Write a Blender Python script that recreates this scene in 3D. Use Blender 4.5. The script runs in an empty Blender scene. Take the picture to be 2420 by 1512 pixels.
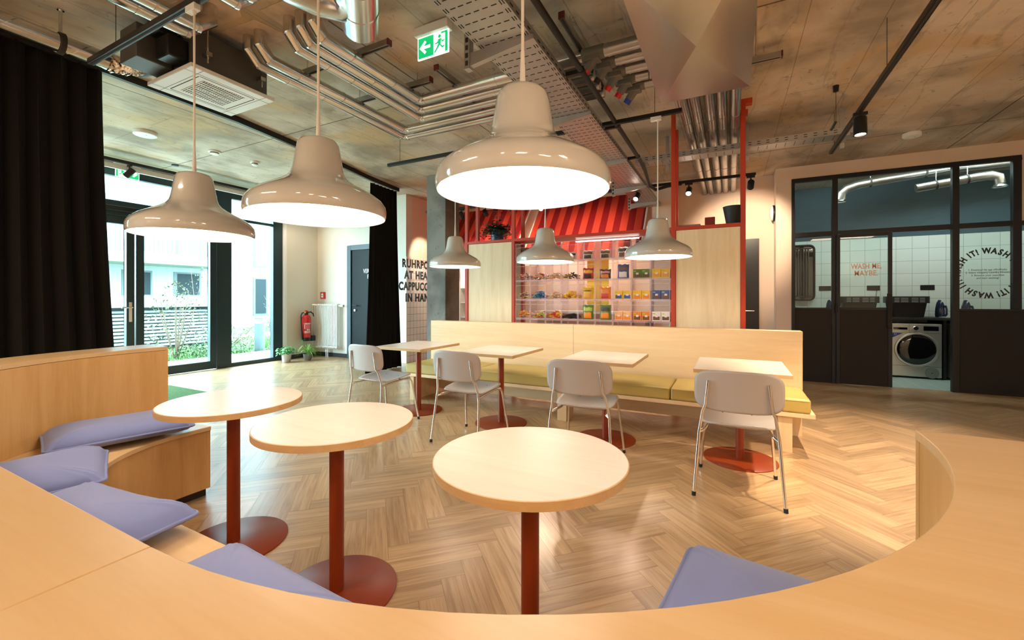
import bpy, bmesh, math, random
from math import sin, cos, pi, radians, sqrt
from mathutils import Vector, Matrix
random.seed(7)
SC = bpy.context.scene
COL = SC.collection
CEIL = 3.28

# ------------------------------------------------------------------ camera, sky, exposure
cam_d = bpy.data.cameras.new('camera'); cam = bpy.data.objects.new('camera', cam_d); COL.objects.link(cam)
cam.location = (0, 0, 1.265); cam.rotation_euler = (radians(90), 0, radians(27.2))
cam_d.sensor_width = 36; cam_d.lens = 36*1005/2420; cam_d.shift_y = -52/2420
cam_d.clip_start = 0.02; cam_d.clip_end = 200
SC.camera = cam
W = bpy.data.worlds.new('sky'); SC.world = W; W.use_nodes = True
W.node_tree.nodes['Background'].inputs[0].default_value = (0.62, 0.88, 1.0, 1)
W.node_tree.nodes['Background'].inputs[1].default_value = 13.5
vs = SC.view_settings
vs.view_transform = 'Standard'; vs.look = 'None'; vs.gamma = 1.0; vs.exposure = 0.97; vs.use_curve_mapping = False
SC.cycles.transparent_max_bounces = 40
SC.cycles.max_bounces = 10
SC.cycles.sample_clamp_indirect = 6
WARM = (1.0, 0.79, 0.56)
def area(name, loc, rot, sx, sy, power, col, parent=None, spread=180):
    d = bpy.data.lights.new(name, 'AREA'); d.shape = 'RECTANGLE'; d.size = sx; d.size_y = sy
    d.energy = power; d.color = col; d.spread = radians(spread)
    o = bpy.data.objects.new(name, d); COL.objects.link(o); o.location = loc; o.rotation_euler = rot; o.parent = parent
    return o
# daylight through the glazed facade (a portal: it only guides sampling of the sky)
por = area('window_portal', (-8.28, 2.4, 1.7), (0, radians(-90), 0), 3.0, 6.6, 1, (1, 1, 1)); por.data.cycles.is_portal = True
# bright overcast sky over the garden side: a very soft low sun
sd = bpy.data.lights.new('sun', 'SUN'); sd.energy = 1.8; sd.angle = radians(50); sd.color = (0.68, 0.88, 1.0)
so_ = bpy.data.objects.new('sun', sd); COL.objects.link(so_); so_.rotation_euler = Vector((0.80, 0.10, -0.60)).to_track_quat('-Z', 'Y').to_euler()
# added warm fill lights, unseen, under the ceiling behind and beside the camera
for i, (x, y) in enumerate(((-3.2, -1.6), (0.2, -1.6), (3.2, -1.6), (3.6, 0.2))):
    area('ceiling_fill_light', (x, y, 3.2), (0, 0, 0), 1.6, 0.5, (60, 50, 36, 36)[i], WARM)

# ------------------------------------------------------------------ materials
def nt(name):
    m = bpy.data.materials.new(name); m.use_nodes = True
    return m, m.node_tree.nodes, m.node_tree.links, m.node_tree.nodes['Principled BSDF']
def mat(name, col, rough=0.5, metal=0.0, bump=0.0, bscale=200, coat=0.0, var=0.0, vscale=6, spec=0.5, sheen=0.0):
    m, n, l, b = nt(name)
    b.inputs['Base Color'].default_value = (*col, 1); b.inputs['Roughness'].default_value = rough
    b.inputs['Metallic'].default_value = metal; b.inputs['Coat Weight'].default_value = coat
    b.inputs['Specular IOR Level'].default_value = spec; b.inputs['Sheen Weight'].default_value = sheen
    tc = n.new('ShaderNodeTexCoord')
    if var:
        t = n.new('ShaderNodeTexNoise'); t.inputs['Scale'].default_value = vscale; t.inputs['Detail'].default_value = 6
        l.new(tc.outputs['Object'], t.inputs['Vector'])
        r = n.new('ShaderNodeValToRGB'); r.color_ramp.elements[0].position = 0.3; r.color_ramp.elements[1].position = 0.7
        r.color_ramp.elements[0].color = (*[c*(1-var) for c in col], 1)
        r.color_ramp.elements[1].color = (*[min(1, c*(1+var)) for c in col], 1)
        l.new(t.outputs['Fac'], r.inputs['Fac']); l.new(r.outputs['Color'], b.inputs['Base Color'])
    if bump:
        t = n.new('ShaderNodeTexNoise'); t.inputs['Scale'].default_value = bscale; t.inputs['Detail'].default_value = 3
        l.new(tc.outputs['Object'], t.inputs['Vector'])
        bp = n.new('ShaderNodeBump'); bp.inputs['Strength'].default_value = bump; bp.inputs['Distance'].default_value = 0.004
        l.new(t.outputs['Fac'], bp.inputs['Height']); l.new(bp.outputs['Normal'], b.inputs['Normal'])
    return m
def emis(name, col, strength):
    m, n, l, b = nt(name)
    b.inputs['Base Color'].default_value = (*col, 1)
    b.inputs['Emission Color'].default_value = (*col, 1); b.inputs['Emission Strength'].default_value = strength
    return m
def wood(name, c1, c2, axis, rough=0.32, scale=1.0, streak=0.35):
    """pale veneer, grain along the given object axis"""
    m, n, l, b = nt(name)
    tc = n.new('ShaderNodeTexCoord'); mp = n.new('ShaderNodeMapping')
    s = [14*scale]*3; s[axis] = 1.1*scale; mp.inputs['Scale'].default_value = s
    l.new(tc.outputs['Object'], mp.inputs['Vector'])
    t = n.new('ShaderNodeTexNoise'); t.inputs['Scale'].default_value = 1.0; t.inputs['Detail'].default_value = 8; t.inputs['Distortion'].default_value = 0.8
    l.new(mp.outputs['Vector'], t.inputs['Vector'])
    t2 = n.new('ShaderNodeTexNoise'); t2.inputs['Scale'].default_value = 9; t2.inputs['Detail'].default_value = 4
    l.new(mp.outputs['Vector'], t2.inputs['Vector'])
    mx = n.new('ShaderNodeMath'); mx.operation = 'MULTIPLY_ADD'; mx.inputs[1].default_value = streak
    l.new(t2.outputs['Fac'], mx.inputs[0]); l.new(t.outputs['Fac'], mx.inputs[2])
    r = n.new('ShaderNodeValToRGB'); e = r.color_ramp.elements
    e[0].position = 0.45; e[0].color = (*c2, 1); e[1].position = 0.85; e[1].color = (*c1, 1)
    l.new(mx.outputs[0], r.inputs['Fac']); l.new(r.outputs['Color'], b.inputs['Base Color'])
    b.inputs['Roughness'].default_value = rough
    return m
def thin_glass(name, tint=(1, 1, 1), refl=1.0, rough=0.0, alpha=0.0, acol=(1, 1, 1)):
    m, n, l, b = nt(name); n.remove(b)
    out = n['Material Output']
    tr = n.new('ShaderNodeBsdfTransparent'); tr.inputs[0].default_value = (*tint, 1)
    gl = n.new('ShaderNodeBsdfGlossy'); gl.inputs['Roughness'].default_value = rough
    fr = n.new('ShaderNodeFresnel'); fr.inputs['IOR'].default_value = 1.45
    mu = n.new('ShaderNodeMath'); mu.operation = 'MULTIPLY'; mu.inputs[1].default_value = refl
    ge = n.new('ShaderNodeNewGeometry'); iv = n.new('ShaderNodeMath'); iv.operation = 'SUBTRACT'; iv.inputs[0].default_value = 1.0; l.new(ge.outputs['Backfacing'], iv.inputs[1])
    fm = n.new('ShaderNodeMath'); fm.operation = 'MULTIPLY'; l.new(fr.outputs[0], fm.inputs[0]); l.new(iv.outputs[0], fm.inputs[1])
    l.new(fm.outputs[0], mu.inputs[0])
    mx = n.new('ShaderNodeMixShader'); l.new(mu.outputs[0], mx.inputs[0]); l.new(tr.outputs[0], mx.inputs[1]); l.new(gl.outputs[0], mx.inputs[2])
    last = mx
    if alpha:
        df = n.new('ShaderNodeBsdfDiffuse'); df.inputs[0].default_value = (*acol, 1)
        m2 = n.new('ShaderNodeMixShader'); m2.inputs[0].default_value = alpha
        l.new(mx.outputs[0], m2.inputs[1]); l.new(df.outputs[0], m2.inputs[2]); last = m2
    l.new(last.outputs[0], out.inputs['Surface'])
    return m

BW1, BW2 = (0.82, 0.60, 0.36), (0.74, 0.51, 0.28)
M = {}
M['wood_x'] = wood('birch_x', BW1, BW2, 0); M['wood_y'] = wood('birch_y', BW1, BW2, 1); M['wood_z'] = wood('birch_z', BW1, BW2, 2)
M['booth_x'] = wood('maple_x', (0.74, 0.50, 0.26), (0.68, 0.43, 0.20), 0); M['booth_z'] = wood('maple_z', (0.70, 0.42, 0.17), (0.60, 0.33, 0.11), 2)
M['booth_y'] = wood('maple_y', (0.74, 0.50, 0.26), (0.68, 0.43, 0.20), 1)
M['top'] = wood('table_birch', (0.77, 0.68, 0.585), (0.72, 0.62, 0.51), 0, 0.28)
M['tedge'] = wood('table_edge', (0.66, 0.42, 0.20), (0.56, 0.34, 0.15), 0, 0.4)
M['panel'] = wood('panel_birch', (0.80, 0.64, 0.42), (0.70, 0.53, 0.32), 2, 0.4)
M['rust'] = mat('rust_red_metal', (0.25, 0.033, 0.006), 0.36, spec=0.5)
M['red'] = mat('red_metal', (0.46, 0.036, 0.008), 0.45)
M['black'] = mat('black_metal', (0.010, 0.010, 0.011), 0.4, spec=0.35)
M['black_matt'] = mat('black_matt', (0.012, 0.011, 0.011), 0.6)
M['chrome'] = mat('chrome', (0.78, 0.76, 0.74), 0.12, 1.0)
M['rubber'] = mat('rubber', (0.01, 0.01, 0.01), 0.7)
M['chair'] = mat('chair_shell', (0.47, 0.415, 0.39), 0.45, bump=0.05, bscale=60)
M['screw'] = mat('screw', (0.05, 0.05, 0.05), 0.5)
M['lamp'] = mat('lamp_enamel', (0.58, 0.55, 0.505), 0.10, coat=1.0)
M['lamp_in'] = mat('lamp_inside', (0.9, 0.88, 0.84), 0.4)
M['cord'] = mat('lamp_cord', (0.78, 0.72, 0.66), 0.6)
M['glow'] = emis('lamp_glow', (1.0, 0.87, 0.73), 4.4)
M['spot_glow'] = emis('spot_glow', (1.0, 0.86, 0.68), 30)
M['cool_glow'] = emis('cool_glow', (0.80, 1.0, 0.98), 20)
M['galv'] = mat('galvanised', (0.66, 0.66, 0.67), 0.20, 1.0, var=0.08, vscale=3)
M['galv_dull'] = mat('galvanised_dull', (0.40, 0.385, 0.375), 0.30, 1.0, var=0.12, vscale=4)
M['tray'] = mat('tray_steel', (0.46, 0.45, 0.45), 0.42, 0.85, var=0.08, vscale=5)
M['slot'] = mat('slot_dark', (0.03, 0.025, 0.022), 0.8)
M['hood'] = mat('hood_steel', (0.47, 0.44, 0.42), 0.25, 1.0, var=0.05, vscale=2)
M['grey_box'] = mat('ac_body', (0.10, 0.095, 0.09), 0.5, 0.4)
M['white'] = mat('white_plastic', (0.82, 0.82, 0.80), 0.4)
M['white_enamel'] = mat('white_enamel', (0.84, 0.83, 0.80), 0.25)
M['curtain'] = mat('curtain_black', (0.013, 0.012, 0.0115), 0.95, bump=0.2, bscale=500, spec=0.05, sheen=0.04)
M['pillow'] = mat('pillow_blue', (0.215, 0.26, 0.52), 0.9, bump=0.35, bscale=900, sheen=0.3, spec=0.2)
M['mustard'] = mat('mustard_leather', (0.50, 0.36, 0.10), 0.42, bump=0.15, bscale=300)
M['wall'] = mat('plaster_cream', (0.74, 0.69, 0.62), 0.8, bump=0.03, bscale=90)
M['wall_peach'] = mat('plaster_peach', (0.76, 0.58, 0.46), 0.8)
M['wall_dark'] = mat('plaster_dark_blue', (0.055, 0.105, 0.135), 0.7)
M['skirt'] = mat('skirting_black', (0.014, 0.014, 0.015), 0.5)
M['frame'] = mat('window_frame_dark', (0.012, 0.030, 0.038), 0.35)
M['glass'] = thin_glass('window_glass', (0.93, 0.98, 0.98), 0.8)
M['lglass'] = thin_glass('laundry_glass', (0.93, 0.97, 0.96), 1.0)
M['bin'] = thin_glass('clear_bin', (0.99, 0.98, 0.985), 0.8, 0.02)
M['bin_edge'] = thin_glass('clear_bin_edge', (0.95, 0.87, 0.92), 1.2, 0.08, 0.20, (0.92, 0.80, 0.86))
M['dark_panel'] = mat('door_panel_dark', (0.016, 0.012, 0.010), 0.5, spec=0.25)
M['text'] = mat('black_vinyl', (0.012, 0.012, 0.012), 0.5)
M['text_w'] = mat('white_vinyl', (0.85, 0.85, 0.85), 0.5)
M['text_p'] = mat('peach_vinyl', (0.95, 0.50, 0.32), 0.5)
M['redp'] = mat('red_gloss', (0.62, 0.012, 0.015), 0.25, coat=0.3)
M['green_sign'] = emis('sign_green', (0.0, 0.40, 0.12), 0.65)
M['white_sign'] = emis('sign_white', (0.9, 1.0, 0.95), 0.75)
M['leaf'] = mat('leaf_green', (0.06, 0.22, 0.045), 0.5, var=0.4, vscale=20)
M['leaf_l'] = mat('leaf_light', (0.22, 0.42, 0.07), 0.5, var=0.4, vscale=20)
M['leaf_d'] = mat('leaf_dark', (0.015, 0.045, 0.015), 0.5)
M['pot_l'] = mat('pot_pale', (0.60, 0.55, 0.50), 0.6, bump=0.2, bscale=60)
M['pot_g'] = mat('pot_grey', (0.22, 0.20, 0.18), 0.7, bump=0.2, bscale=60)
M['pot_b'] = mat('pot_blue', (0.02, 0.05, 0.10), 0.4)
M['soil'] = mat('soil', (0.03, 0.02, 0.012), 0.95)
M['ext_wall'] = mat('render_white', (0.25, 0.275, 0.28), 0.9)
M['ext_glass'] = mat('far_window', (0.012, 0.02, 0.024), 0.6, spec=0.15)
M['ext_metal'] = mat('far_metal', (0.09, 0.12, 0.13), 0.6, spec=0.2)
M['lawn'] = mat('lawn', (0.065, 0.13, 0.03), 0.95, var=0.5, vscale=3)
M['paving'] = mat('paving', (0.70, 0.68, 0.64), 0.9, var=0.06, vscale=8)
M['bush'] = mat('bush', (0.05, 0.11, 0.035), 0.8, var=0.4, vscale=14)
M['bush2'] = mat('bush_dry', (0.075, 0.085, 0.04), 0.8, var=0.4, vscale=14)
M['twig'] = mat('twig', (0.12, 0.08, 0.05), 0.9)
M['mat_green'] = mat('grass_mat', (0.045, 0.11, 0.012), 0.95, bump=1.0, bscale=300, var=0.4, vscale=60)
M['silver'] = mat('appliance_silver', (0.52, 0.52, 0.48), 0.35, 0.6)
M['dark_glass'] = mat('dark_glass', (0.006, 0.006, 0.006), 0.06, coat=0.5)
M['iron_b'] = mat('iron_blue', (0.02, 0.035, 0.075), 0.2, coat=0.4)
M['steel'] = mat('polished_steel', (0.7, 0.68, 0.66), 0.15, 1.0)
M['yellow'] = mat('yellow', (0.85, 0.50, 0.02), 0.5)
M['blue_st'] = mat('blue_sticker', (0.02, 0.05, 0.35), 0.5)
M['foil'] = mat('foil', (0.65, 0.55, 0.45), 0.22, 1.0, bump=1.0, bscale=60)

def concrete(name, base, stain, dark, seam=True, axis=0):
    m, n, l, b = nt(name)
    tc = n.new('ShaderNodeTexCoord')
    def noise(sc, det, dist=0.0, scl=None):
        t = n.new('ShaderNodeTexNoise'); t.inputs['Scale'].default_value = sc; t.inputs['Detail'].default_value = det; t.inputs['Distortion'].default_value = dist
        src = tc.outputs['Object']
        if scl:
            mp = n.new('ShaderNodeMapping'); mp.inputs['Scale'].default_value = scl; l.new(src, mp.inputs['Vector']); src = mp.outputs['Vector']
        l.new(src, t.inputs['Vector']); return t
    def ramp(f, p0, c0, p1, c1):
        r = n.new('ShaderNodeValToRGB'); r.color_ramp.elements[0].position = p0; r.color_ramp.elements[1].position = p1
        r.color_ramp.elements[0].color = (*c0, 1); r.color_ramp.elements[1].color = (*c1, 1); l.new(f, r.inputs['Fac']); return r
    def mix(f, a, bb, mode='MIX'):
        x = n.new('ShaderNodeMixRGB'); x.blend_type = mode
        if isinstance(f, float): x.inputs[0].default_value = f
        else: l.new(f, x.inputs[0])
        for i, v in ((1, a), (2, bb)):
            if isinstance(v, tuple): x.inputs[i].default_value = (*v, 1)
            else: l.new(v, x.inputs[i])
        return x.outputs[0]
    c = ramp(noise(1.3, 9, 0.4).outputs['Fac'], 0.38, tuple(d*0.68 for d in dark), 0.60, base).outputs[0]
    st = ramp(noise(0.9, 8, 1.2).outputs['Fac'], 0.50, (0, 0, 0), 0.66, (0.8, 0.8, 0.8)).outputs[0]
    c = mix(st, c, stain)
    # streaks running along the board direction
    sk = ramp(noise(1.0, 10, 1.5, (1.2, 3.4, 1) if axis == 0 else (3.4, 1.2, 1)).outputs['Fac'], 0.57, (0, 0, 0), 0.70, (0.5, 0.5, 0.5)).outputs[0]
    c = mix(sk, c, tuple(d*0.55 for d in dark))
    pits = ramp(noise(14, 6, 1.0).outputs['Fac'], 0.62, (0, 0, 0), 0.72, (0.6, 0.6, 0.6)).outputs[0]
    c = mix(pits, c, tuple(d*0.4 for d in dark))
    if seam:
        cr = noise(1.0, 8, 0.5, (2.4, 0.30, 1)); rr = n.new('ShaderNodeValToRGB'); ee = rr.color_ramp.elements
        ee[0].position = 0.488; ee[0].color = (0, 0, 0, 1); ee[1].position = 0.512; ee[1].color = (0, 0, 0, 1)
        mid = ee.new(0.50); mid.color = (0.42, 0.42, 0.42, 1); l.new(cr.outputs['Fac'], rr.inputs['Fac'])
        c = mix(rr.outputs[0], c, tuple(d*0.5 for d in dark))
        br = n.new('ShaderNodeTexBrick'); br.offset = 0.5
        br.inputs['Scale'].default_value = 1; br.inputs['Brick Width'].default_value = 5.0; br.inputs['Row Height'].default_value = 0.5
        br.inputs['Mortar Size'].default_value = 0.004; br.inputs['Mortar Smooth'].default_value = 0.3
        br.inputs['Color1'].default_value = (1, 1, 1, 1); br.inputs['Color2'].default_value = (0.93, 0.93, 0.93, 1); br.inputs['Mortar'].default_value = (0.60, 0.57, 0.54, 1)
        mp = n.new('ShaderNodeMapping'); mp.inputs['Rotation'].default_value = (0, 0, radians(90) if axis == 1 else 0)
        wob = noise(0.6, 2); va = n.new('ShaderNodeVectorMath'); va.operation = 'SCALE'; va.inputs['Scale'].default_value = 0.02
        l.new(wob.outputs['Color'], va.inputs[0]); ad = n.new('ShaderNodeVectorMath'); l.new(tc.outputs['Object'], ad.inputs[0]); l.new(va.outputs[0], ad.inputs[1])
        l.new(ad.outputs[0], mp.inputs['Vector']); l.new(mp.outputs[0], br.inputs['Vector'])
        c = mix(1.0, c, br.outputs['Color'], 'MULTIPLY')
        b2 = n.new('ShaderNodeTexBrick'); b2.offset = 0.0
        b2.inputs['Scale'].default_value = 1; b2.inputs['Brick Width'].default_value = 2.6; b2.inputs['Row Height'].default_value = 3.4
        b2.inputs['Mortar Size'].default_value = 0.008; b2.inputs['Color1'].default_value = (1, 1, 1, 1); b2.inputs['Color2'].default_value = (0.9, 0.9, 0.9, 1); b2.inputs['Mortar'].default_value = (0.25, 0.23, 0.2, 1)
        l.new(tc.outputs['Object'], b2.inputs['Vector']); c = mix(1.0, c, b2.outputs['Color'], 'MULTIPLY')
    l.new(c, b.inputs['Base Color']); b.inputs['Roughness'].default_value = 0.75
    bp = n.new('ShaderNodeBump'); bp.inputs['Strength'].default_value = 0.25; bp.inputs['Distance'].default_value = 0.01
    l.new(noise(12, 8).outputs['Fac'], bp.inputs['Height']); l.new(bp.outputs[0], b.inputs['Normal'])
    return m
M['ceiling'] = concrete('ceiling_concrete', (0.68, 0.585, 0.475), (0.60, 0.41, 0.22), (0.50, 0.41, 0.315), True, 1)
M['pillar'] = concrete('pillar_concrete', (0.22, 0.20, 0.175), (0.19, 0.16, 0.125), (0.15, 0.135, 0.12), False)

def tiles(name, tile, grout, w, h, gap, rough=0.25, axis=0, bond=0.0):
    """axis 0: wall in XZ, 1: wall in YZ, 2: floor in XY"""
    m, n, l, b = nt(name)
    tc = n.new('ShaderNodeTexCoord'); sp = n.new('ShaderNodeSeparateXYZ'); cb = n.new('ShaderNodeCombineXYZ')
    l.new(tc.outputs['Object'], sp.inputs[0])
    l.new(sp.outputs[(0, 1, 0)[axis]], cb.inputs[0]); l.new(sp.outputs[(2, 2, 1)[axis]], cb.inputs[1])
    br = n.new('ShaderNodeTexBrick'); br.offset = bond
    br.inputs['Scale'].default_value = 1; br.inputs['Brick Width'].default_value = w; br.inputs['Row Height'].default_value = h
    br.inputs['Mortar Size'].default_value = gap; br.inputs['Mortar Smooth'].default_value = 0.1
    br.inputs['Color1'].default_value = (*tile, 1); br.inputs['Color2'].default_value = (*[c*0.96 for c in tile], 1); br.inputs['Mortar'].default_value = (*grout, 1)
    l.new(cb.outputs[0], br.inputs['Vector']); l.new(br.outputs['Color'], b.inputs['Base Color']); b.inputs['Roughness'].default_value = rough
    return m
M['tile_w'] = tiles('tile_white', (0.80, 0.72, 0.66), (0.42, 0.20, 0.12), 0.10, 0.135, 0.004, 0.3, 1)
M['tile_l'] = tiles('tile_laundry', (0.78, 0.88, 0.84), (0.42, 0.46, 0.44), 0.21, 0.21, 0.003, 0.25, 0)
M['tile_f'] = tiles('tile_floor', (0.40, 0.52, 0.46), (0.62, 0.70, 0.66), 0.2, 0.2, 0.004, 0.35, 2)

def stripe_mat():
    m, n, l, b = nt('awning_stripes')
    tc = n.new('ShaderNodeTexCoord'); sp = n.new('ShaderNodeSeparateXYZ'); l.new(tc.outputs['Object'], sp.inputs[0])
    a = n.new('ShaderNodeMath'); a.operation = 'MODULO'; a.inputs[1].default_value = 0.25
    o = n.new('ShaderNodeMath'); o.inputs[1].default_value = 50.0
    l.new(sp.outputs[0], o.inputs[0]); l.new(o.outputs[0], a.inputs[0])
    g = n.new('ShaderNodeMath'); g.operation = 'GREATER_THAN'; g.inputs[1].default_value = 0.125; l.new(a.outputs[0], g.inputs[0])
    r = n.new('ShaderNodeMixRGB'); l.new(g.outputs[0], r.inputs[0]); r.inputs[1].default_value = (0.66, 0.055, 0.028, 1); r.inputs[2].default_value = (0.27, 0.004, 0.008, 1)
    l.new(r.outputs[0], b.inputs['Base Color']); b.inputs['Roughness'].default_value = 0.6
    return m
M['stripes'] = stripe_mat()

def plank_mat():
    m, n, l, b = nt('oak_herringbone')
    uv = n.new('ShaderNodeUVMap'); uv.uv_map = 'UVMap'
    mp = n.new('ShaderNodeMapping'); mp.inputs['Scale'].default_value = (1.3, 22, 1); l.new(uv.outputs[0], mp.inputs['Vector'])
    t = n.new('ShaderNodeTexNoise'); t.inputs['Scale'].default_value = 1.6; t.inputs['Detail'].default_value = 9; t.inputs['Distortion'].default_value = 0.7
    l.new(mp.outputs[0], t.inputs['Vector'])
    mp2 = n.new('ShaderNodeMapping'); mp2.inputs['Scale'].default_value = (6, 140, 1); l.new(uv.outputs[0], mp2.inputs['Vector'])
    t2 = n.new('ShaderNodeTexNoise'); t2.inputs['Scale'].default_value = 1; t2.inputs['Detail'].default_value = 4; l.new(mp2.outputs[0], t2.inputs['Vector'])
    r = n.new('ShaderNodeValToRGB'); e = r.color_ramp.elements
    e[0].position = 0.32; e[0].color = (0.43, 0.26, 0.13, 1); e[1].position = 0.66; e[1].color = (0.62, 0.42, 0.235, 1)
    el = r.color_ramp.elements.new(0.47); el.color = (0.54, 0.35, 0.185, 1)
    l.new(t.outputs['Fac'], r.inputs['Fac'])
    r2 = n.new('ShaderNodeValToRGB'); r2.color_ramp.elements[0].position = 0.35; r2.color_ramp.elements[0].color = (0.86, 0.84, 0.81, 1); r2.color_ramp.elements[1].position = 0.6; r2.color_ramp.elements[1].color = (1, 1, 1, 1)
    l.new(t2.outputs['Fac'], r2.inputs['Fac'])
    mx = n.new('ShaderNodeMixRGB'); mx.blend_type = 'MULTIPLY'; mx.inputs[0].default_value = 1; l.new(r.outputs[0], mx.inputs[1]); l.new(r2.outputs[0], mx.inputs[2])
    at = n.new('ShaderNodeAttribute'); at.attribute_name = 'plank'
    r3 = n.new('ShaderNodeValToRGB'); r3.color_ramp.elements[0].color = (0.78, 0.76, 0.73, 1); r3.color_ramp.elements[1].color = (1.1, 1.1, 1.1, 1); l.new(at.outputs['Fac'], r3.inputs['Fac'])
    m3 = n.new('ShaderNodeMixRGB'); m3.blend_type = 'MULTIPLY'; m3.inputs[0].default_value = 1; l.new(mx.outputs[0], m3.inputs[1]); l.new(r3.outputs[0], m3.inputs[2])
    l.new(m3.outputs[0], b.inputs['Base Color']); b.inputs['Roughness'].default_value = 0.33; b.inputs['Coat Weight'].default_value = 0.4; b.inputs['Coat Roughness'].default_value = 0.25
    bp = n.new('ShaderNodeBump'); bp.inputs['Strength'].default_value = 0.12; bp.inputs['Distance'].default_value = 0.002
    l.new(t2.outputs['Fac'], bp.inputs['Height']); l.new(bp.outputs[0], b.inputs['Normal'])
    return m
M['plank'] = plank_mat()
M['plank_gap'] = mat('plank_gap', (0.14, 0.085, 0.045), 0.7)

# ------------------------------------------------------------------ mesh builder
class MB:
    def __init__(s): s.v = []; s.f = []; s.mi = []; s.m = 0; s.uv = None
    def add(s, verts, faces, T=None):
        o = len(s.v)
        for p in verts:
            p = Vector(p); s.v.append(T @ p if T else p)
        for f in faces: s.f.append([i+o for i in f]); s.mi.append(s.m)
        return s
    def box(s, c, d, rz=0, T=None):
        x, y, z = d[0]/2, d[1]/2, d[2]/2
        vs_ = [(-x,-y,-z),(x,-y,-z),(x,y,-z),(-x,y,-z),(-x,-y,z),(x,-y,z),(x,y,z),(-x,y,z)]
        fs = [(3,2,1,0),(4,5,6,7),(0,1,5,4),(1,2,6,5),(2,3,7,6),(3,0,4,7)]
        Q = Matrix.Translation(Vector(c)) @ Matrix.Rotation(rz, 4, 'Z')
        return s.add(vs_, fs, (T @ Q) if T else Q)
    def b2(s, x0, x1, y0, y1, z0, z1):
        return s.box(((x0+x1)/2, (y0+y1)/2, (z0+z1)/2), (x1-x0, y1-y0, z1-z0))
    def tube(s, pts, r, n=10, caps=True, closed=False):
        pts = [Vector(p) for p in pts]; k = len(pts); rs = r if isinstance(r, (list, tuple)) else [r]*k
        up = None; rings = []
        for i, p in enumerate(pts):
            if closed: d = (pts[(i+1) % k]-pts[i-1]).normalized()
            elif i == 0: d = (pts[1]-p).normalized()
            elif i == k-1: d = (p-pts[i-1]).normalized()
            else: d = ((pts[i+1]-p).normalized()+(p-pts[i-1]).normalized()).normalized()
            if up is None:
                up = Vector((0, 0, 1)) if abs(d.z) < 0.9 else Vector((1, 0, 0))
            a = d.cross(up).normalized(); up = a.cross(d).normalized()
            q = 1.0
            if not closed and 0 < i < k-1:
                cs = max(0.35, d.dot((pts[i+1]-p).normalized())); q = 1/cs
                bend = ((pts[i+1]-p).normalized()-(p-pts[i-1]).normalized())
                bend = bend.normalized() if bend.length > 1e-5 else None
            else: bend = None
            ring = []
            for j in range(n):
                t = 2*pi*j/n; w = (a*cos(t)+up*sin(t))*rs[i]
                if bend: w = w + bend*(w.dot(bend))*(q-1)
                ring.append(p+w)
            rings.append(ring)
        verts = [v for ring in rings for v in ring]; fs = []
        m = k if closed else k-1
        for i in range(m):
            for j in range(n):
                a0 = i*n+j; a1 = i*n+(j+1) % n; b0 = ((i+1) % k)*n+j; b1 = ((i+1) % k)*n+(j+1) % n
                fs.append((a0, a1, b1, b0))
        if caps and not closed:
            fs.append(tuple(range(n))[::-1]); fs.append(tuple((k-1)*n+j for j in range(n)))
        return s.add(verts, fs)
    def cyl(s, p0, p1, r, n=24, r2=None): return s.tube([p0, p1], [r, r if r2 is None else r2], n)
    def lathe(s, prof, c=(0,0,0), n=48, T=None, cap=True):
        verts = []; fs = []
        Q = Matrix.Translation(Vector(c)); Q = (Q @ T) if T else Q
        for r, z in prof:
            for j in range(n):
                t = 2*pi*j/n; verts.append((r*cos(t), r*sin(t), z))
        for i in range(len(prof)-1):
            for j in range(n): fs.append((i*n+j, i*n+(j+1) % n, (i+1)*n+(j+1) % n, (i+1)*n+j))
        if cap and prof[0][0] > 1e-6: fs.append(tuple(range(n))[::-1])
        if cap and prof[-1][0] > 1e-6: fs.append(tuple((len(prof)-1)*n+j for j in range(n)))
        return s.add(verts, fs, Q)
    def prism(s, poly, z0, z1, T=None):
        k = len(poly)
        verts = [(x, y, z0) for x, y in poly]+[(x, y, z1) for x, y in poly]
        fs = [tuple(range(k))[::-1], tuple(range(k, 2*k))]+[(i, (i+1) % k, k+(i+1) % k, k+i) for i in range(k)]
        return s.add(verts, fs, T)
    def sweep(s, path, a, b, z0, z1):
        """path: list of ((x,y),(nx,ny)); solid between offsets a..b along the normal"""
        verts = []; fs = []; k = len(path)
        for (p, nn) in path:
            for o, z in ((a, z0), (b, z0), (b, z1), (a, z1)): verts.append((p[0]+nn[0]*o, p[1]+nn[1]*o, z))
        for i in range(k-1):
            for j in range(4): fs.append((i*4+j, i*4+(j+1) % 4, (i+1)*4+(j+1) % 4, (i+1)*4+j))
        fs.append((3, 2, 1, 0)); fs.append(tuple((k-1)*4+j for j in range(4)))
        return s.add(verts, fs)
    def grid(s, nu, nv, fn, close_u=False):
        verts = [fn(i/(nu-1) if not close_u else i/nu, j/(nv-1)) for j in range(nv) for i in range(nu)]; fs = []
        for j in range(nv-1):
            for i in range(nu if close_u else nu-1):
                i2 = (i+1) % nu; fs.append((j*nu+i, j*nu+i2, (j+1)*nu+i2, (j+1)*nu+i))
        return s.add(verts, fs)
    def ball(s, c, r, n=8, sc=(1,1,1), T=None):
        prof = [(max(1e-7, r*sin(pi*i/(n//2+1))), -r*cos(pi*i/(n//2+1))) for i in range(n//2+2)]
        Q = Matrix.Diagonal((*sc, 1)); Q = (T @ Q) if T else Q
        return s.lathe(prof, c, n, Q)

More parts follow.
